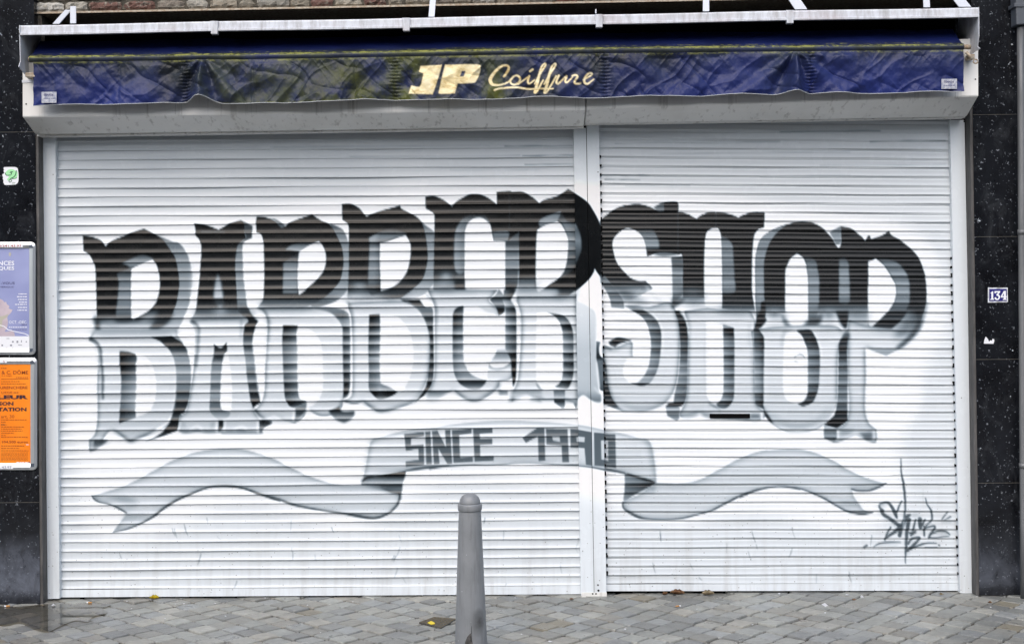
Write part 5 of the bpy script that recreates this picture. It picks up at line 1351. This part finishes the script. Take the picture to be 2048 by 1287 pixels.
grid_mesh("valance", co, paint, M['cloth'], aw, extra=[("moss", moss)])
hemline = [Vector(p) for p in co[-1, ::6]]
b = MB(); b.tube([p + Vector((0, -.001, -.001)) for p in hemline], .0022, 6); b.build("hem_piping", M['hem'], aw)

# front bar wrapped in cloth, and the cloth running back under the hood
cols2 = 930
px2 = np.linspace(60, 1926, cols2)
vt = VT(px2)
rows_b = 22
angs = np.linspace(math.radians(-80), math.radians(200), rows_b)
R = .0195
pinch = 1 - .25 * np.exp(-((px2 - 404) / 10.) ** 2) - .25 * np.exp(-((px2 - 1592) / 10.) ** 2)
cc = at_np(px2, vt, VY + .012)
wr = fnoise(px2 / 7., px2 * 0 + 1.5, 5, 3) - .5
ga, gi = np.meshgrid(angs, np.arange(cols2), indexing='ij')
Rg = R * pinch[gi] * (1 + .05 * (fnoise(px2[gi] / 6., ga * 2, 77, 3) - .5))
cob = np.stack([cc[gi, 0], cc[gi, 1] - np.cos(ga) * Rg, cc[gi, 2] + np.sin(ga) * Rg], -1)[::-1]
gaf = ga[::-1]
upf = np.clip((np.sin(gaf) - .15) / .6, 0, 1) * np.clip(np.cos(gaf) + .5, 0, 1)
blb = lambda c, w: np.exp(-((px2[gi] - c) / w) ** 2)
green = np.clip(blb(830, 330), 0, 1)
mossb = np.stack([.95 + 0 * green, np.clip(.30 + .35 * upf + .95 * green * np.clip(np.sin(gaf) + .4, 0, 1), 0, 1), np.clip(1.6 * upf, 0, 1)], -1)
grid_mesh("front_bar", cob, np.zeros(cob.shape), M['cloth'], aw, extra=[("moss", mossb)])
rows_c = 26
sv = np.linspace(0, 1, rows_c)
sg, gi = np.meshgrid(sv, np.arange(cols2), indexing='ij')
base = cc[gi].copy()
base[..., 1] += .004 + sg * .16
base[..., 2] += R * .95 + sg * .105 + .01 * sg * sg + .012 * (fnoise(px2[gi] / 60., sg * 3, 91, 3) - .5) * np.clip(sg * 5, 0, 1) - .012 * np.exp(-((px2[gi] - 404) / 18.) ** 2) * (1 - sg)
stitch = np.exp(-((sg - .12) / .025) ** 2) * (fnoise(px2[gi] / 5., sg * 0, 13, 2) > .52)
mossc = np.stack([np.clip(1.2 - sg * 3.2, 0, 1) * (.6 + .4 * green[0][None, :]), .5 * np.clip(1 - sg * 4, 0, 1) * green[0][None, :] + 0 * sg, np.clip(.9 * stitch + .35 * np.exp(-sg * 30), 0, 1)], -1)
grid_mesh("canopy_cloth", base[::-1], np.zeros(base.shape), M['cloth'], aw, extra=[("moss", mossc[::-1])])
# bar ends, arm stub and crank eye
def bar_end(px, dx):
    c = at(px, float(VT(np.array(px))), VY + .012)
    b = MB(); b.tube([c, c + Vector((dx, 0, 0))], .014, 16); b.build("bar_end", M['rust'], aw)
bar_end(62, -.012); bar_end(1926, .042)
c = at(1932, 104, VY); d = at(1946, 119, VY - .01)
b = MB(); b.tube([c, d], .009, 10)
ec = at(1951, 123, VY - .012)
b.tube([ec + Vector((.0125 * math.cos(a), 0, .0115 * math.sin(a))) for a in [2 * math.pi * k / 16 for k in range(17)]], .0042, 8); b.build("crank_eye", M['rust'], aw)
b = MB(); b.front([(50, 145), (70, 145), (70, 154), (50, 154)], -.40, -.33); b.bevel(.003, 2).build("arm_stub", M['rust'], aw)
b = MB(); b.front([(1938, 108), (1950, 108), (1950, 118), (1938, 118)], -.39, -.33); b.bevel(.003, 2).build("arm_stub", M['rust'], aw)


# ------------------------------------------------------------------ flat lettering helper
class Letters:
    def __init__(self): self.V, self.Fc, self.MI = [], [], []
    def text(self, s, box, Y, mi=0, bold=0.0, fit='both', align='l', depth=.0006):
        """writes s inside photo-pixel box x0,y0,x1,y1 (cap height = box height) on the plane y = Y"""
        cu = bpy.data.curves.new("t", 'FONT'); cu.body = s; cu.size = 1; cu.offset = bold; cu.resolution_u = 2
        o = bpy.data.objects.new("t", cu); col.objects.link(o)
        dg = bpy.context.evaluated_depsgraph_get(); dg.update()
        me = bpy.data.meshes.new_from_object(o.evaluated_get(dg))
        vs = np.array([v.co[:2] for v in me.vertices]); fs = [list(p.vertices) for p in me.polygons]
        bpy.data.objects.remove(o); bpy.data.curves.remove(cu); bpy.data.meshes.remove(me)
        if not len(vs): return
        x0, y0, x1, y1 = box
        lo, hi = vs.min(0), vs.max(0)
        n = (vs - lo) / np.maximum(hi - lo, 1e-6)
        P = at_np(x0 + n[:, 0] * (x1 - x0), y1 - n[:, 1] * (y1 - y0), Y)
        k = len(self.V)
        self.V += [tuple(p) for p in P]
        self.Fc += [[a + k for a in f] for f in fs]; self.MI += [mi] * len(fs)
    def poly(self, pts, Y, mi=0):
        w = [at(x, y, Y) for x, y in pts]
        k = len(self.V); self.V += [tuple(p) for p in w]
        for t in tessellate_polygon([w]):
            self.Fc.append([k + i for i in t]); self.MI.append(mi)
    def line(self, pts, w, Y, mi=0):
        for (x0, y0), (x1, y1) in zip(pts, pts[1:]):
            L = math.hypot(x1 - x0, y1 - y0) or 1; nx, ny = -(y1 - y0) / L * w / 2, (x1 - x0) / L * w / 2
            self.poly([(x0 + nx, y0 + ny), (x1 + nx, y1 + ny), (x1 - nx, y1 - ny), (x0 - nx, y0 - ny)], Y, mi)
    def bars(self, x0, x1, y, h, n, Y, mi=0):
        """illegibly small print: short word-length dashes"""
        x = x0
        while x < x1 - 1:
            w = min(random.uniform(2, 6), x1 - x)
            self.poly([(x, y - h / 2), (x + w, y - h / 2), (x + w, y + h / 2), (x, y + h / 2)], Y, mi); x += w + random.uniform(.7, 1.3)
    def build(self, name, mats, parent):
        me = bpy.data.meshes.new(name)
        me.from_pydata(self.V, [], self.Fc); me.update()
        o = link_mesh(name, me, mats, parent)
        me.polygons.foreach_set("material_index", self.MI)
        # faces towards the street
        b = bmesh.new(); b.from_mesh(me); b.normal_update()
        bmesh.ops.reverse_faces(b, faces=[f for f in b.faces if f.normal.y > 0]); b.to_mesh(me); b.free()
        return o

# maker's labels on the valance
for (x0, y0, x1, y1), s in (((83, 184, 113, 206), 'lbotte'), ((1883, 158, 1914, 178), 'libotte')):
    b = MB(); b.front([(x0, y0), (x1, y0 - .5), (x1, y1), (x0, y1)], VY - .016, VY - .0145)
    lb = b.bevel(.0006, 1).build("maker_label", M['film'], aw)
    L = Letters(); L.text('libotte', (x0 + 5, y0 + 2, x1 - 6, y0 + 8), VY - .0165, 0, .02)
    L.bars(x0 + 4, x1 - 4, y0 + 13, 1.2, 3, VY - .0165, 0); L.build("label_print", [M['ink_navy']], lb)

# ------------------------------------------------------------------ poster frames on the left pier
def rrect(x0, y0, x1, y1, r, n=6):
    out = []
    for cx, cy, a0 in ((x1 - r, y0 + r, -90), (x1 - r, y1 - r, 0), (x0 + r, y1 - r, 90), (x0 + r, y0 + r, 180)):
        for k in range(n + 1):
            a = math.radians(a0 + 90 * k / n); out.append((cx + r * math.cos(a), cy + r * math.sin(a)))
    return out
FRY = PIER_Y - .018


def snap_frame(x0, y0, x1, y1, label, bw, mat_sheet):
    root = empty("poster_frame", at((x0 + x1) / 2, y1, PIER_Y)); tag(root, label, "poster frame")
    o, i = rrect(x0, y0, x1, y1, 9), rrect(x0 + bw, y0 + bw, x1 - bw, y1 - bw, .4)
    b = MB()
    n = len(o)
    vo = [b.bm.verts.new(at(x, y, FRY + .006)) for x, y in o]
    vm = [b.bm.verts.new(at(x + (xi - x) * .45, y + (yi - y) * .45, FRY)) for (x, y), (xi, yi) in zip(o, i)]
    vi = [b.bm.verts.new(at(x, y, FRY + .008)) for x, y in i]
    vb = [b.bm.verts.new(v.co + Vector((0, PIER_Y - .0012 - v.co.y, 0))) for v in vo]
    vk = [b.bm.verts.new(v.co + Vector((0, .003, 0))) for v in vi]
    for A, B in ((vb, vo), (vo, vm), (vm, vi), (vi, vk)):
        for q in range(n):
            b.bm.faces.new((A[q], A[(q + 1) % n], B[(q + 1) % n], B[q]))
    b.build("frame", M['alu'], root)
    s = MB(); s.front([(x0 + bw, y0 + bw), (x1 - bw, y0 + bw), (x1 - bw, y1 - bw), (x0 + bw, y1 - bw)], FRY + .0105, PIER_Y - .0015)
    s.build("poster", mat_sheet, root)
    for cx, cy, sx, sy in ((x1 - bw, y0, 1, 0), (x1 - bw, y1 - bw, 1, 0)):
        L = Letters()
        q = [(cx - .5, cy + bw * .45), (cx + bw * .4, cy + bw * .35), (cx + bw * .7, cy + bw * .95), (cx - .5, cy + bw * .95)] if cy == y0 else [(cx - .5, cy), (cx + bw * .6, cy), (cx + bw * .5, cy + bw * .5), (cx - .5, cy + bw * .6)]
        L.poly(q, FRY - .0006, 0); L.build("frame_corner", [M['alu_dark']], root)
    return root
PFL = FRY + .0095
f1 = snap_frame(-82, 484, 71, 709, "upper poster frame with the mauve poster of a tilted face", 12.5, M['mauve'])
L = Letters()
L.poly([(-60, 488.5), (46, 488.5), (46, 494.5), (-60, 494.5)], FRY - .0007, 0)
L.text("4/341.43.97", (-3, 488.8, 43, 494.2), FRY - .0012, 2, .01)
L.build("phone_label", [M['paper'], M['ink_dark'], M['ink_red']], f1)
L = Letters()
L.text("NCES", (-3, 521.5, 28.5, 530.5), PFL, 0, .02); L.text("QUES", (-3, 532.5, 28.5, 541), PFL, 0, .02)
L.text("-VOUS", (2, 563.5, 29.5, 568.3), PFL, 1, .01); L.text("MÉRIQUE", (-1, 571.5, 27.5, 575.5), PFL, 1, .0)
for k, (a, w) in enumerate(((587.5, 17), (593, 20), (598.5, 18), (604, 16), (608.5, 24), (614.5, 18), (620, 19))): L.bars(54 - w, 54, a, 1.7, 3, PFL, 0)
L.text("OCT. ›DÉC.", (18, 639.5, 54, 646.5), PFL, 0, .0); L.text("2017", (43, 647.5, 54, 650.5), PFL, 1, .01)
L.bars(18, 54, 654, 1.4, 5, PFL, 0); L.bars(24, 54, 659, 1.0, 5, PFL, 1)
L.poly([(17.5, 506), (20.5, 504), (22.5, 508), (20.5, 513), (17.8, 511)], PFL, 2)
L.build("poster_lettering", [M['ink_white'], M['ink_navy'], M['ink_gold']], f1)
L = Letters()
face = spline(parse(PX, '-60,600! -20,594 2,598 9,604 12,603 14,608 18,611 19,614! 17,616 21,618 25,619! 22,625 15,633 16,644 14,655 10,663 26,662 30,672! -70,672!'), True, 5)
L.poly([tuple(p[:2]) for p in face], PFL + .0004, 0)
L.poly([(-60, 634), (4, 632), (17, 628), (14, 634), (5, 640), (4, 655), (-60, 655)], PFL + .0002, 4)
L.line([(-8, 648), (8, 652), (16, 659), (36, 664), (50, 667), (58, 671)], 1.5, PFL - .0001, 1)
L.poly([(-69.5, 672), (58.5, 672), (58.5, 696.5), (-69.5, 696.5)], PFL + .0006, 2)
for x, y, w, h in ((24, 683, 3.4, 3), (33, 683, 3.5, 4), (42, 682, 1.6, 4), (51.5, 683, 2.2, 2.4), (3, 690, 3, 3), (20, 690, 4, 3), (11, 695, 4, 1.2), (23, 695, 4, 1.2), (13, 676.5, 6, 1), (36, 689.5, 8, 1)):
    L.poly([(x, y - h / 2), (x + w, y - h / 2), (x + w, y + h / 2), (x, y + h / 2)], PFL - .0002, 3)
L.build("portrait_print", [M['skin'], M['ink_white'], M['paper'], M['ink_grey'], M['ink_gold']], f1)

f2 = snap_frame(-80, 715, 74, 939, "lower poster frame with the orange auction notice", 13, M['orange'])
L = Letters()
L.poly([(-60, 719), (14, 719), (14, 725), (-60, 725)], FRY - .0007, 0); L.text("A.", (6, 719.6, 10, 724), FRY - .0012, 2, .01)
L.poly([(-60, 930), (26.5, 930), (26.5, 937), (-60, 937)], FRY - .0007, 0); L.text("43.97", (3.5, 930.8, 23, 936.4), FRY - .0012, 1, .0)
L.build("phone_label", [M['paper'], M['ink_grey'], M['ink_red']], f2)
L = Letters()
O_ = PFL
L.text("& C. DÔME", (3, 739, 56.5, 748), O_, 1, .012); L.text("re à Liège", (2, 749.2, 23, 752.6), O_, 1, 0)
L.bars(2, 13, 736, 1.4, 2, O_, 1); L.bars(32, 56, 754.5, 1.2, 2, O_, 1); L.poly([(2, 757.2), (57, 756.6), (57, 757.5), (2, 758.1)], O_, 1)
L.bars(2, 40, 762.5, 1.2, 2, O_, 1); L.bars(2, 52, 767, 1.2, 2, O_, 1)
L.text("URENCHERE", (0, 771.8, 55, 777.3), O_, 1, .02); L.text("LIEGE", (3, 782.3, 24.5, 786.5), O_, 1, .0); L.bars(27, 38, 784.5, 1.6, 2, O_, 1)
L.text("LEUR", (-5, 789.5, 56, 797.6), O_, 0, .05); L.text("SON", (-3, 802.8, 27, 810.3), O_, 0, .04); L.text("TATION", (-4, 814.2, 53, 821.8), O_, 0, .04)
L.text("art, 30", (2, 829, 28.5, 836.5), O_, 1, 0)
for y, a, bb in ((839, 2, 53), (843.5, 2, 12), (853, 2, 48), (857, 2, 43), (861, 2, 45), (865.5, 2, 28), (870, 2, 12), (873.5, 2, 55)): L.bars(a, bb, y, 1.2, 3, O_, 1)
L.text("ION :", (2, 847, 13, 850.4), O_, 0, .02)
L.text("104.500 euros", (4, 880.5, 55.5, 885.5), O_, 1, .02)
for y, a, bb in ((891, 2, 50), (895.8, 2, 38), (900.5, 2, 57)): L.bars(a, bb, y, 1.3, 3, O_, 1)
for y in np.arange(904.5, 921, 2.6): L.bars(2, 56, y, .8, 3, O_, 1)
L.bars(33, 57, 925, 3.2, 3, O_, 2); L.bars(52, 59, 888.5, 1.2, 2, O_, 2); L.poly([(57, 923), (59, 922), (59.4, 925), (57.6, 926)], O_, 3)
L.build("poster_lettering", [M['ink_dark'], M['ink_brown'], M['ink_white'], M['ink_navy']], f2)

# sticker, house number, torn paper
ST = (0, 320, 18.385)
def flat_thing(name, outline, mat, label, cat, Yf, thick=.0012):
    p = [at(x, y, Yf) for x, y in outline]
    b = MB(); b.prism(p, (0, thick, 0))
    o = b.build(name, mat)
    return tag(o, label, cat)
pts = [tuple(p[:2]) for p in spline(parse(ST, '150,262! 520,258 640,300 665,400 680,560 675,760 640,850 560,910! 200,915 150,870! 120,800! 130,750! 100,690! 110,640! 85,560! 100,515! 160,490! 130,400! 150,360! 125,300!'), True, 4)]
stk = flat_thing("sticker", pts, M['paper'], "torn white sticker with a green question mark shape on the pier", "sticker", PIER_Y - .0016, .0012)
L = Letters()
g_ = spline(parse(ST, '230,420! 330,350 470,345 570,400 600,420! 640,440 640,600! 560,680 420,690 300,760 270,690 330,620 250,560 200,480'), True, 4)
L.poly([tuple(p[:2]) for p in g_], PIER_Y - .0021, 0)
for s, w in (('190,470 215,540 260,565 400,550', 1.6), ('370,480 390,440 440,435 480,440', 1.8), ('420,440 420,540', 1.8), ('600,380 585,480 560,560 500,630 400,680 380,710', 1.8), ('420,690 560,680 620,640', 1.2), ('380,710 330,760 350,815 400,800 430,750 380,710', 1.4), ('450,835 560,830', .8), ('440,890 560,892', .8)):
    q = spline(parse(ST, s), False, 4)
    L.line([tuple(p[:2]) for p in q], w, PIER_Y - .0024, 1)
L.build("sticker_drawing", [M['green'], M['ink_green']], stk)

NT = (1960, 560, 9.19)
rt = empty("house_number_sign", at(1996, 604, PIER_Y)); tag(rt, "small blue enamel house number sign 134 with a chipped white border", "sign")
b = MB(); b.front([(1976, 575), (2015.5, 575), (2016, 604), (1976, 605)], PIER_Y - .0050, PIER_Y - .001); b.bevel(.001, 2).build("border_plate", M['enamel_w'], rt)
b = MB(); b.front([(1978.6, 577.3), (2013.6, 577.3), (2013.8, 601.8), (1978.6, 602)], PIER_Y - .0062, PIER_Y - .0052); b.build("blue_panel", M['enamel'], rt)
L = Letters()
for s in ('190,238! 222,205! 243,203! 243,335! 258,342! 258,360! 190,362! 190,347! 207,340! 207,245!',
          '266,200! 370,198! 372,222! 340,262 362,280 372,312 350,352 312,366 278,352 264,325! 290,312 308,338 332,332 338,302 312,284! 300,284! 300,264! 333,226! 292,226! 286,242! 268,242!',
          '438,196! 476,194! 476,292! 489,292! 489,318! 476,318! 476,342! 489,348! 489,362! 420,362! 420,348! 438,340! 438,318! 384,318! 384,292!'):
    L.poly([tuple(p[:2]) for p in spline(parse(NT, s), True, 4)], PIER_Y - .0068, 0)
L.poly([(1960 + x / 9.19, 560 + y / 9.19) for x, y in ((438, 240), (438, 292), (412, 292))], PIER_Y - .0071, 1)
L.build("numerals", [M['ink_white'], M['enamel']], rt)
pts = [tuple(p[:2]) for p in spline(parse(NT, '72,1165! 80,1100! 105,1035! 130,1060! 150,1085! 165,1130! 190,1105! 220,1110! 232,1075! 262,1085! 262,1120! 248,1168!'), True, 2)]
flat_thing("paper_scrap", pts, M['paper'], "torn white paper scrap stuck on the pier below the number sign", "paper scrap", PIER_Y - .0016, .0012)

# drain pipe at the right edge
rt = empty("drain_pipe", at(2042, 1190, -.16)); tag(rt, "grey zinc drain pipe with a slate-coloured hopper at the right edge", "drain pipe")
b = MB(); p0, p1 = at(2048, 1196, -.16), at(2041, 55, -.16)
p0.z = 0.0
b.tube([p0 + (p1 - p0) * k / 8 for k in range(9)], .020, 20)
pipe = b.build("pipe", M['zinc'], rt)
for z in (.75, 2.1):
    c = p0 + (p1 - p0) * (z / p1.z)
    b = MB(); b.tube([c, c + Vector((0, 0, .028))], .0235, 20); b.build("pipe_collar", M['zinc'], rt)
b = MB(); b.front([(2031, -40), (2062, -40), (2060, 48), (2033, 50)], -.20, -.115); b.bevel(.006, 2).build("hopper", M['slate'], rt)
b = MB(); b.front([(2029, 6), (2064, 6), (2064, 14), (2029, 14)], -.206, -.110); b.bevel(.003, 2).build("hopper_rim", M['slate'], rt)

# ------------------------------------------------------------------ bollard
BY = -1.25
c = at(942, 1287, BY); bx = at(941, 1150, BY).x
sc_b = (CAM_D + BY) / FPX
ztop = at(941, 985, BY).z
rt = empty("bollard", (bx, BY, 0)); tag(rt, "grey tapered iron bollard with a domed cap, in front of the wider shutter", "bollard")
def zrow(y): return at(941, y, BY).z
def local(mb, name, mat):
    bmesh.ops.recalc_face_normals(mb.bm, faces=mb.bm.faces)
    me = bpy.data.meshes.new(name); mb.bm.to_mesh(me); mb.bm.free()
    me.materials.append(mat); o = bpy.data.objects.new(name, me); col.objects.link(o); o.parent = rt; return o
zc0, zc1 = zrow(1019), zrow(1006)
rb_ = 36.5 * sc_b
slope = (32.5 - 22.5) * sc_b / (zrow(1019) - zrow(1287))
r_at = lambda z: 22.3 * sc_b + slope * (zc0 - z)
b = MB()
prof = [(r_at(0) + .004, 0), (r_at(.03), .03)] + [(r_at(z), z) for z in np.linspace(.06, zc0 - .004, 26)] + [(r_at(zc0), zc0), (0, zc0)]
b.lathe(prof, (0, 0, 0), 64); shaft = local(b, "shaft", M['bollard'])
b = MB(); rc_ = 24.2 * sc_b
b.lathe([(0, zc0 - .003), (rc_ - .003, zc0 - .003), (rc_, zc0 + .002), (rc_ + .0005, zc1 - .006), (rc_ - .002, zc1 - .001), (rc_ - .006, zc1 + .001), (0, zc1 + .001)], (0, 0, 0), 64); local(b, "collar", M['bollard'])
b = MB(); rd = 21.2 * sc_b; hd = ztop - zc1
b.lathe([(0, zc1)] + [(rd * math.cos(a) ** .9, zc1 + hd * math.sin(a)) for a in np.linspace(0, math.pi / 2 - .001, 14)] + [(0, ztop)], (0, 0, 0), 64); local(b, "dome", M['bollard'])
# torn flake of casing at the foot
b = MB()
fl = [(930, 1287), (931, 1275), (935, 1265), (940, 1258.5), (944, 1256.5), (945, 1270), (947, 1278), (946, 1300), (938, 1310), (931, 1300)]
vs = []
for x, y in fl:
    p = at(x, y, BY); lx, z = p.x - bx, p.z
    r = r_at(z) + .0016; lx = lx * .97
    vs.append((lx, -math.sqrt(max(1e-6, r * r - lx * lx)), z))
vv = [b.bm.verts.new(v) for v in vs]; b.bm.faces.new(vv)
local(b, "bare_patch", M['iron'])
b = MB()
q = [(943.6, 1258), (944.6, 1258), (944.6, 1243), (944.0, 1243)]
vv = []
for x, y in q:
    p = at(x, y, BY); lx = (p.x - bx) * .97; r = r_at(p.z) + .0014
    vv.append(b.bm.verts.new((lx, -math.sqrt(r * r - lx * lx), p.z)))
b.bm.faces.new(vv); local(b, "casing_crack", M['black'])

# ------------------------------------------------------------------ things lying on the pavement
b = MB()
pts = [ground_at(p[0], p[1], .0052) for p in spline(parse(PX, '-40,1212 30,1212 90,1207! 122,1206! 190,1205 222,1208 205,1216 215,1224 186,1232 175,1243 150,1240 118,1252 96,1262 70,1256 40,1243 10,1248 -40,1240'), True, 5)]
b.prism(pts, (0, 0, -.014)); tag(b.build("puddle", M['water']), "shallow puddle on the setts below the poster pier", "puddle", kind='structure')

rt = empty("utility_cover", ground_at(880, 1243, 0)); tag(rt, "small square iron utility cover with yellow paint beside the bollard", "utility cover")
b = MB(); q = [ground_at(x, y, .0065) for x, y in ((838, 1243), (868, 1232.5), (914, 1236), (882, 1255))]
b.prism(q, (0, 0, -.012)); b.build("lid", M['cover'], rt)
b = MB()
for k in range(7):
    for l in range(7):
        u, v = (k + .5) / 7, (l + .5) / 7
        p = (q[0] * (1 - u) + q[1] * u) * (1 - v) + (q[3] * (1 - u) + q[2] * u) * v
        b.box(p.x - .006, p.x + .006, p.y - .004, p.y + .004, .0065, .0085)
b.build("tread_pattern", M['ochre'], rt)
b = MB(); b.prism([ground_at(x, y, .0095) for x, y in ((855, 1244), (862, 1240.5), (868, 1243), (870, 1246), (862, 1247.5))], (0, 0, -.002)); b.build("paint_mark", M['yellow'], rt)


def leaf(name, px, py, lpx, hpx, mat, label, cat, rot, fold=.5):
    """curled leaf: cupped blade on the ground"""
    c = ground_at(px, py, .006)
    Lm, Wm = lpx / 348 / 2, hpx / 348
    b = MB(); n = 10; rows = []
    for k in range(n + 1):
        t = k / n * 2 - 1
        w = Wm * (1 - t * t) ** .7 * (1 + .12 * math.sin(k * 2.3)) + .0004
        rows.append([b.bm.verts.new((t * Lm, s * w * .8, fold * abs(s) * w * 1.6 + .35 * Lm * t * t * .5 + .0015 * math.sin(k * 1.9 + s))) for s in (-1, -.5, 0, .5, 1)])
    for a, d in zip(rows, rows[1:]):
        for s in range(4): b.bm.faces.new((a[s], d[s], d[s + 1], a[s + 1])).smooth = True
    bmesh.ops.solidify(b.bm, geom=list(b.bm.faces), thickness=.0008)
    me = bpy.data.meshes.new(name); bmesh.ops.recalc_face_normals(b.bm, faces=b.bm.faces); b.bm.to_mesh(me); b.bm.free()
    me.materials.append(mat); o = bpy.data.objects.new(name, me); col.objects.link(o)
    o.location = c; o.rotation_euler = (0, 0, rot)
    return tag(o, label, cat)
leaf("fallen_leaf", 308, 1196, 19, 8, M['leaf_y'], "bright yellow curled leaf lying under the shutter edge", "leaf", .1, .5)
leaf("fallen_leaf", 1330, 1188.5, 12, 5, M['leaf_b'], "brown dry leaf lying at the right shutter, left of the other", "leaf", .5, .8)
leaf("fallen_leaf", 1355, 1187, 30, 6, M['leaf_b'], "long brown leaf curled under the letter slot shutter", "leaf", -.25, .9)
leaf("fallen_leaf", 1416, 1188.5, 27, 6, M['leaf_t'], "buff dry leaf tucked under the right shutter", "leaf", .12, .9)
leaf("fallen_leaf", 1143, 1198, 9, 3.5, M['leaf_b'], "tiny brown leaf beside the post foot", "leaf", .2, .5)
leaf("fallen_leaf", 1883, 1188.5, 9, 4, M['leaf_t'], "small buff leaf at the right rail foot", "leaf", .3, .5)
leaf("fallen_leaf", 1980, 1205, 8, 4, M['leaf_b'], "small tan leaf in front of the number pier", "leaf", -.3, .5)
leaf("fallen_leaf", 1708, 1199.5, 9, 3.5, M['leaf_b'], "small brown leaf among paper bits near the right shutter", "leaf", 0, .5)


def butt(px, py, rot, label):
    c = ground_at(px, py, .0095)
    rt = empty("cigarette_butt", c); rt.rotation_euler = (0, 0, rot); tag(rt, label, "cigarette butt")
    for nm, x0, x1, mt in (("filter", -.017, .004, M['filter']), ("paper_tube", .0042, .014, M['paper'])):
        b = MB(); b.tube([(x0, 0, 0), (x0 + (x1 - x0) * .5, .0004, .0003), (x1, 0, 0)], .0042, 10)
        me = bpy.data.meshes.new(nm); b.bm.to_mesh(me); b.bm.free(); me.materials.append(mt)
        o = bpy.data.objects.new(nm, me); col.objects.link(o); o.parent = rt
butt(178, 1204, 3.1, "orange-tipped cigarette butt lying beside the puddle")
butt(14, 1211, 3.2, "cigarette butt in the puddle under the poster pier")
butt(1357, 1211, .4, "cigarette butt on the setts in front of the letter slot shutter")


def scrap(px, py, w, h, label, up=.004):
    c = ground_at(px, py, .006)
    b = MB(); n = 7
    ring = [b.bm.verts.new((w / 348 * .5 * math.cos(a) * random.uniform(.7, 1.1), h / 348 * 1.6 * math.sin(a) * random.uniform(.7, 1.1), random.uniform(0, up))) for a in [2 * math.pi * k / n for k in range(n)]]
    m = b.bm.verts.new((0, 0, up * 1.4))
    for k in range(n): b.bm.faces.new((ring[k], ring[(k + 1) % n], m))
    bmesh.ops.solidify(b.bm, geom=list(b.bm.faces), thickness=.0006)
    me = bpy.data.meshes.new("paper_scrap"); bmesh.ops.recalc_face_normals(b.bm, faces=b.bm.faces); b.bm.to_mesh(me); b.bm.free()
    me.materials.append(M['paper']); o = bpy.data.objects.new("paper_scrap", me); col.objects.link(o); o.location = c
    return tag(o, label, "paper scrap")
scrap(1650, 1215.5, 15, 6, "largest white paper scrap on the setts before the right shutter", .022)
scrap(1558, 1187, 6, 3, "small white paper scrap at the right shutter seal", .006)
scrap(1694, 1189, 8, 3, "white paper shred near the right shutter seal", .004)
scrap(1724, 1195, 7, 4, "crumpled white paper bit before the right shutter", .012)
scrap(107, 1211, 9, 4, "white paper pellet at the foot of the rail in the puddle", .010)
scrap(1100, 1282, 9, 2.5, "white paper shred by the lower frame edge right of the bollard", .004)
for k, (x, y) in enumerate(((263, 1217), (351, 1208), (368, 1207), (430, 1206), (451, 1232), (615, 1210), (706, 1203), (820, 1237), (641, 1265), (1043, 1268), (1182, 1205), (1394, 1218), (1982, 1214), (530, 1195.5), (1030, 1195), (254, 1202), (330, 1236), (1650, 1225), (1250, 1258), (1505, 1249))):
    o = scrap(x, y, random.uniform(2.5, 5), 1.3, "tiny white speck of litter lying on the grey setts", .004)
    o.name = "litter_speck"; o["category"] = "litter"; o["group"] = "white specks of litter on the pavement"

# ------------------------------------------------------------------ the other side of the street (out of view, added to darken the low sky and the reflections)
m_ = NM("street_plaster", rough=0.85); mp1 = m_.color(m_.ramp(m_.noise(1.5, 5), [(0.3, (0.17, 0.175, 0.18)), (0.7, (0.26, 0.265, 0.27))])).m
m_ = NM("street_brick", rough=0.85); mp2 = m_.color(m_.ramp(m_.noise(3, 5), [(0.3, (0.12, 0.10, 0.095)), (0.7, (0.17, 0.15, 0.14))])).m
gls = NM("street_glass", rough=0.05, base=(0.02, 0.024, 0.03)).m
slt = NM("street_roof", rough=0.7, base=(0.05, 0.05, 0.055)).m
x = -30.0
for k, (w, h, mt, lb) in enumerate(((9.5, 10.5, mp2, "brick house across the street, farthest to the left"), (10, 12.0, mp1, "plastered house across the street, second from the left"), (11, 10.8, mp2, "wide brick house across the street, straight opposite the shutters"), (9.5, 12.5, mp1, "tall plastered house across the street, second from the right"), (10.5, 10.6, mp2, "brick house across the street, farthest to the right"))):
    rt = empty("town_house", (x + w / 2, -32, 0)); tag(rt, lb, "house")
    b = MB(); b.box(x, x + w - .01, -40, -32, -.03, h); b.build("wall", mt, rt)
    b = MB(); b.prism([(x - .05, -31.8, h + .002), (x - .05, -40.2, h + .002), (x - .05, -36, h + 2.6)], (w + .08, 0, 0)); b.build("roof", slt, rt)
    nwin = int(w / 2.4)
    for fl in range(int(h / 3.2)):
        for q in range(nwin):
            cx = x + w * (q + .5) / nwin; z0 = 1.0 + fl * 3.2 if fl else .4
            b = MB(); b.box(cx - .62, cx + .62, -32, -31.93, z0 - .1, z0 + 2.0); fr = b.build("window", M['bracket'], rt)
            b = MB(); b.box(cx - .52, cx + .52, -31.95, -31.925, z0, z0 + 1.9); b.build("pane", gls, fr)
    x += w
